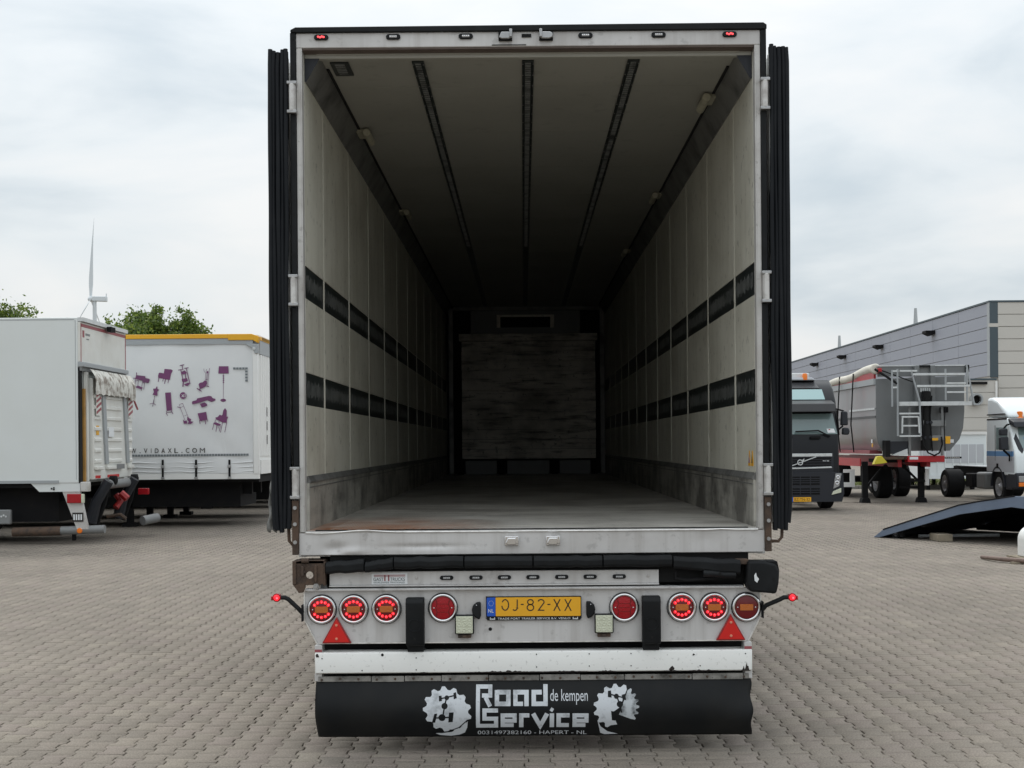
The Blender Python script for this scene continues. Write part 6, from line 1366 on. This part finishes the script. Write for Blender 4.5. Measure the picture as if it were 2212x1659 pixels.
for k in range(9):
    x = .5 + (LR - .6) * k / 8; i = max(j for j in range(len(tp)) if tp[j][0] <= x); i = min(i, len(tp) - 2); f = (x - tp[i][0]) / (tp[i + 1][0] - tp[i][0]); z = tp[i][1] + (tp[i + 1][1] - tp[i][1]) * f
    box('cross_beam', m_dark, RM, x - .04, x + .04, .05, 2.8, z - .16, z - .04)
MB().tube([(x, -.002, z + .004) for x, z in Pt[1:6]], .012, 6).build('top_edge', m_dark, RM)
wheel(RM, (.42, .10, .09), .088, .10, 'y'); box('axle_bracket', m_dark, RM, .50, .56, .06, .14, .03, .2)
MB().prism([(.4, .02), (LR - .1, .02), (LR - .1, Pt[-1][1] - .1)] + [(x, z - .05) for x, z in reversed(tp[3:-1])] + [(.4, .06)], 'y', 2.72, 2.76).build('shade_skirt', m_dark, RM)  # dark plate added in place of the shade below the deck
for y in (.2, 2.4): box('support_leg', m_dark, RM, LR - .4, LR - .28, y, y + .12, 0, Pt[-1][1] - .1)
tag(MB().prism([(qx(1981), 0), (qx(2012), 0), (qx(2012), .125), (qx(1981), .12)], 'y', YR - 1.1, YR - .65).build('timber_block', m_timber, None, .008, o=(qx(1996), YR - .5, 0)), 'short weathered timber block on the pavers below the ramp', 'wood block')
tag(MB().tube([(qx(1975), YR - .2, .035), (qx(2150), YR - .15, .035)], .03, 8).build('steel_tube', m_galv, None, o=(qx(2060), YR + 1.2, 0)), 'pale tube lying on the ground underneath the ramp', 'tube')
# white rounded mudguard tank on a small pallet
ZP = 17.9; YP = YD + ZP; xp = Wb(2196, ZP + .4); zb2 = Zz(2200, 1206, ZP); zt2 = Zz(2212, 1138, ZP)
pa = thing('pallet', 'small dark pallet carrying the white panel at the right edge', 'pallet', (xp + .6, YP + .4, 0))
for y in (.0, .22, .44): box('pallet_block', m_timber, pa, xp - .09, xp + .05, YP + y, YP + y + .10, 0, zb2 - .03); box('pallet_block', m_timber, pa, xp + 1.0, xp + 1.14, YP + y, YP + y + .10, 0, zb2 - .03)
for y in (.0, .15, .29, .44): box('pallet_board', m_timber, pa, xp - .10, xp + 1.2, YP + y - .01, YP + y + .11, zb2 - .028, zb2)
cx_ = [(xp, zb2 + .002)] + [(xp + .2 - .2 * math.cos(a), zt2 - .2 + .2 * math.sin(a)) for a in [math.pi / 2 * q / 8 for q in range(9)]] + [(xp + 1.1, zt2), (xp + 1.1, zb2 + .002)]
tag(MB().prism(cx_, 'y', YP + .02, YP + .40).build('white_tank', m_white, None, .012, o=(xp + .5, YP + .4, zb2)), 'white round cornered tank on the pallet, cut by the right edge', 'tank')
p0 = W(2121, 1219, 18.3); p1 = W(2225, 1249, 17.2)
tag(MB().tube([(p0[0], p0[1], .035), ((p0[0] + p1[0]) / 2, (p0[1] + p1[1]) / 2, .05), (p1[0] + .5, p1[1] - .3, .055)], .028, 10, .038).build('ground_pole', M('brown_rod', (.20, .14, .115), .7, var=.5, vs=9), None, o=(p0[0], p0[1], 0)), 'brown tapering pole lying on the pavers at the lower right edge', 'pole')
box('plank', m_timber, None, xp - .35, xp + .8, YP - .35, YP - .25, 0, .03)
tag(bpy.data.objects['plank'], 'thin pale plank lying in front of the pallet', 'plank')
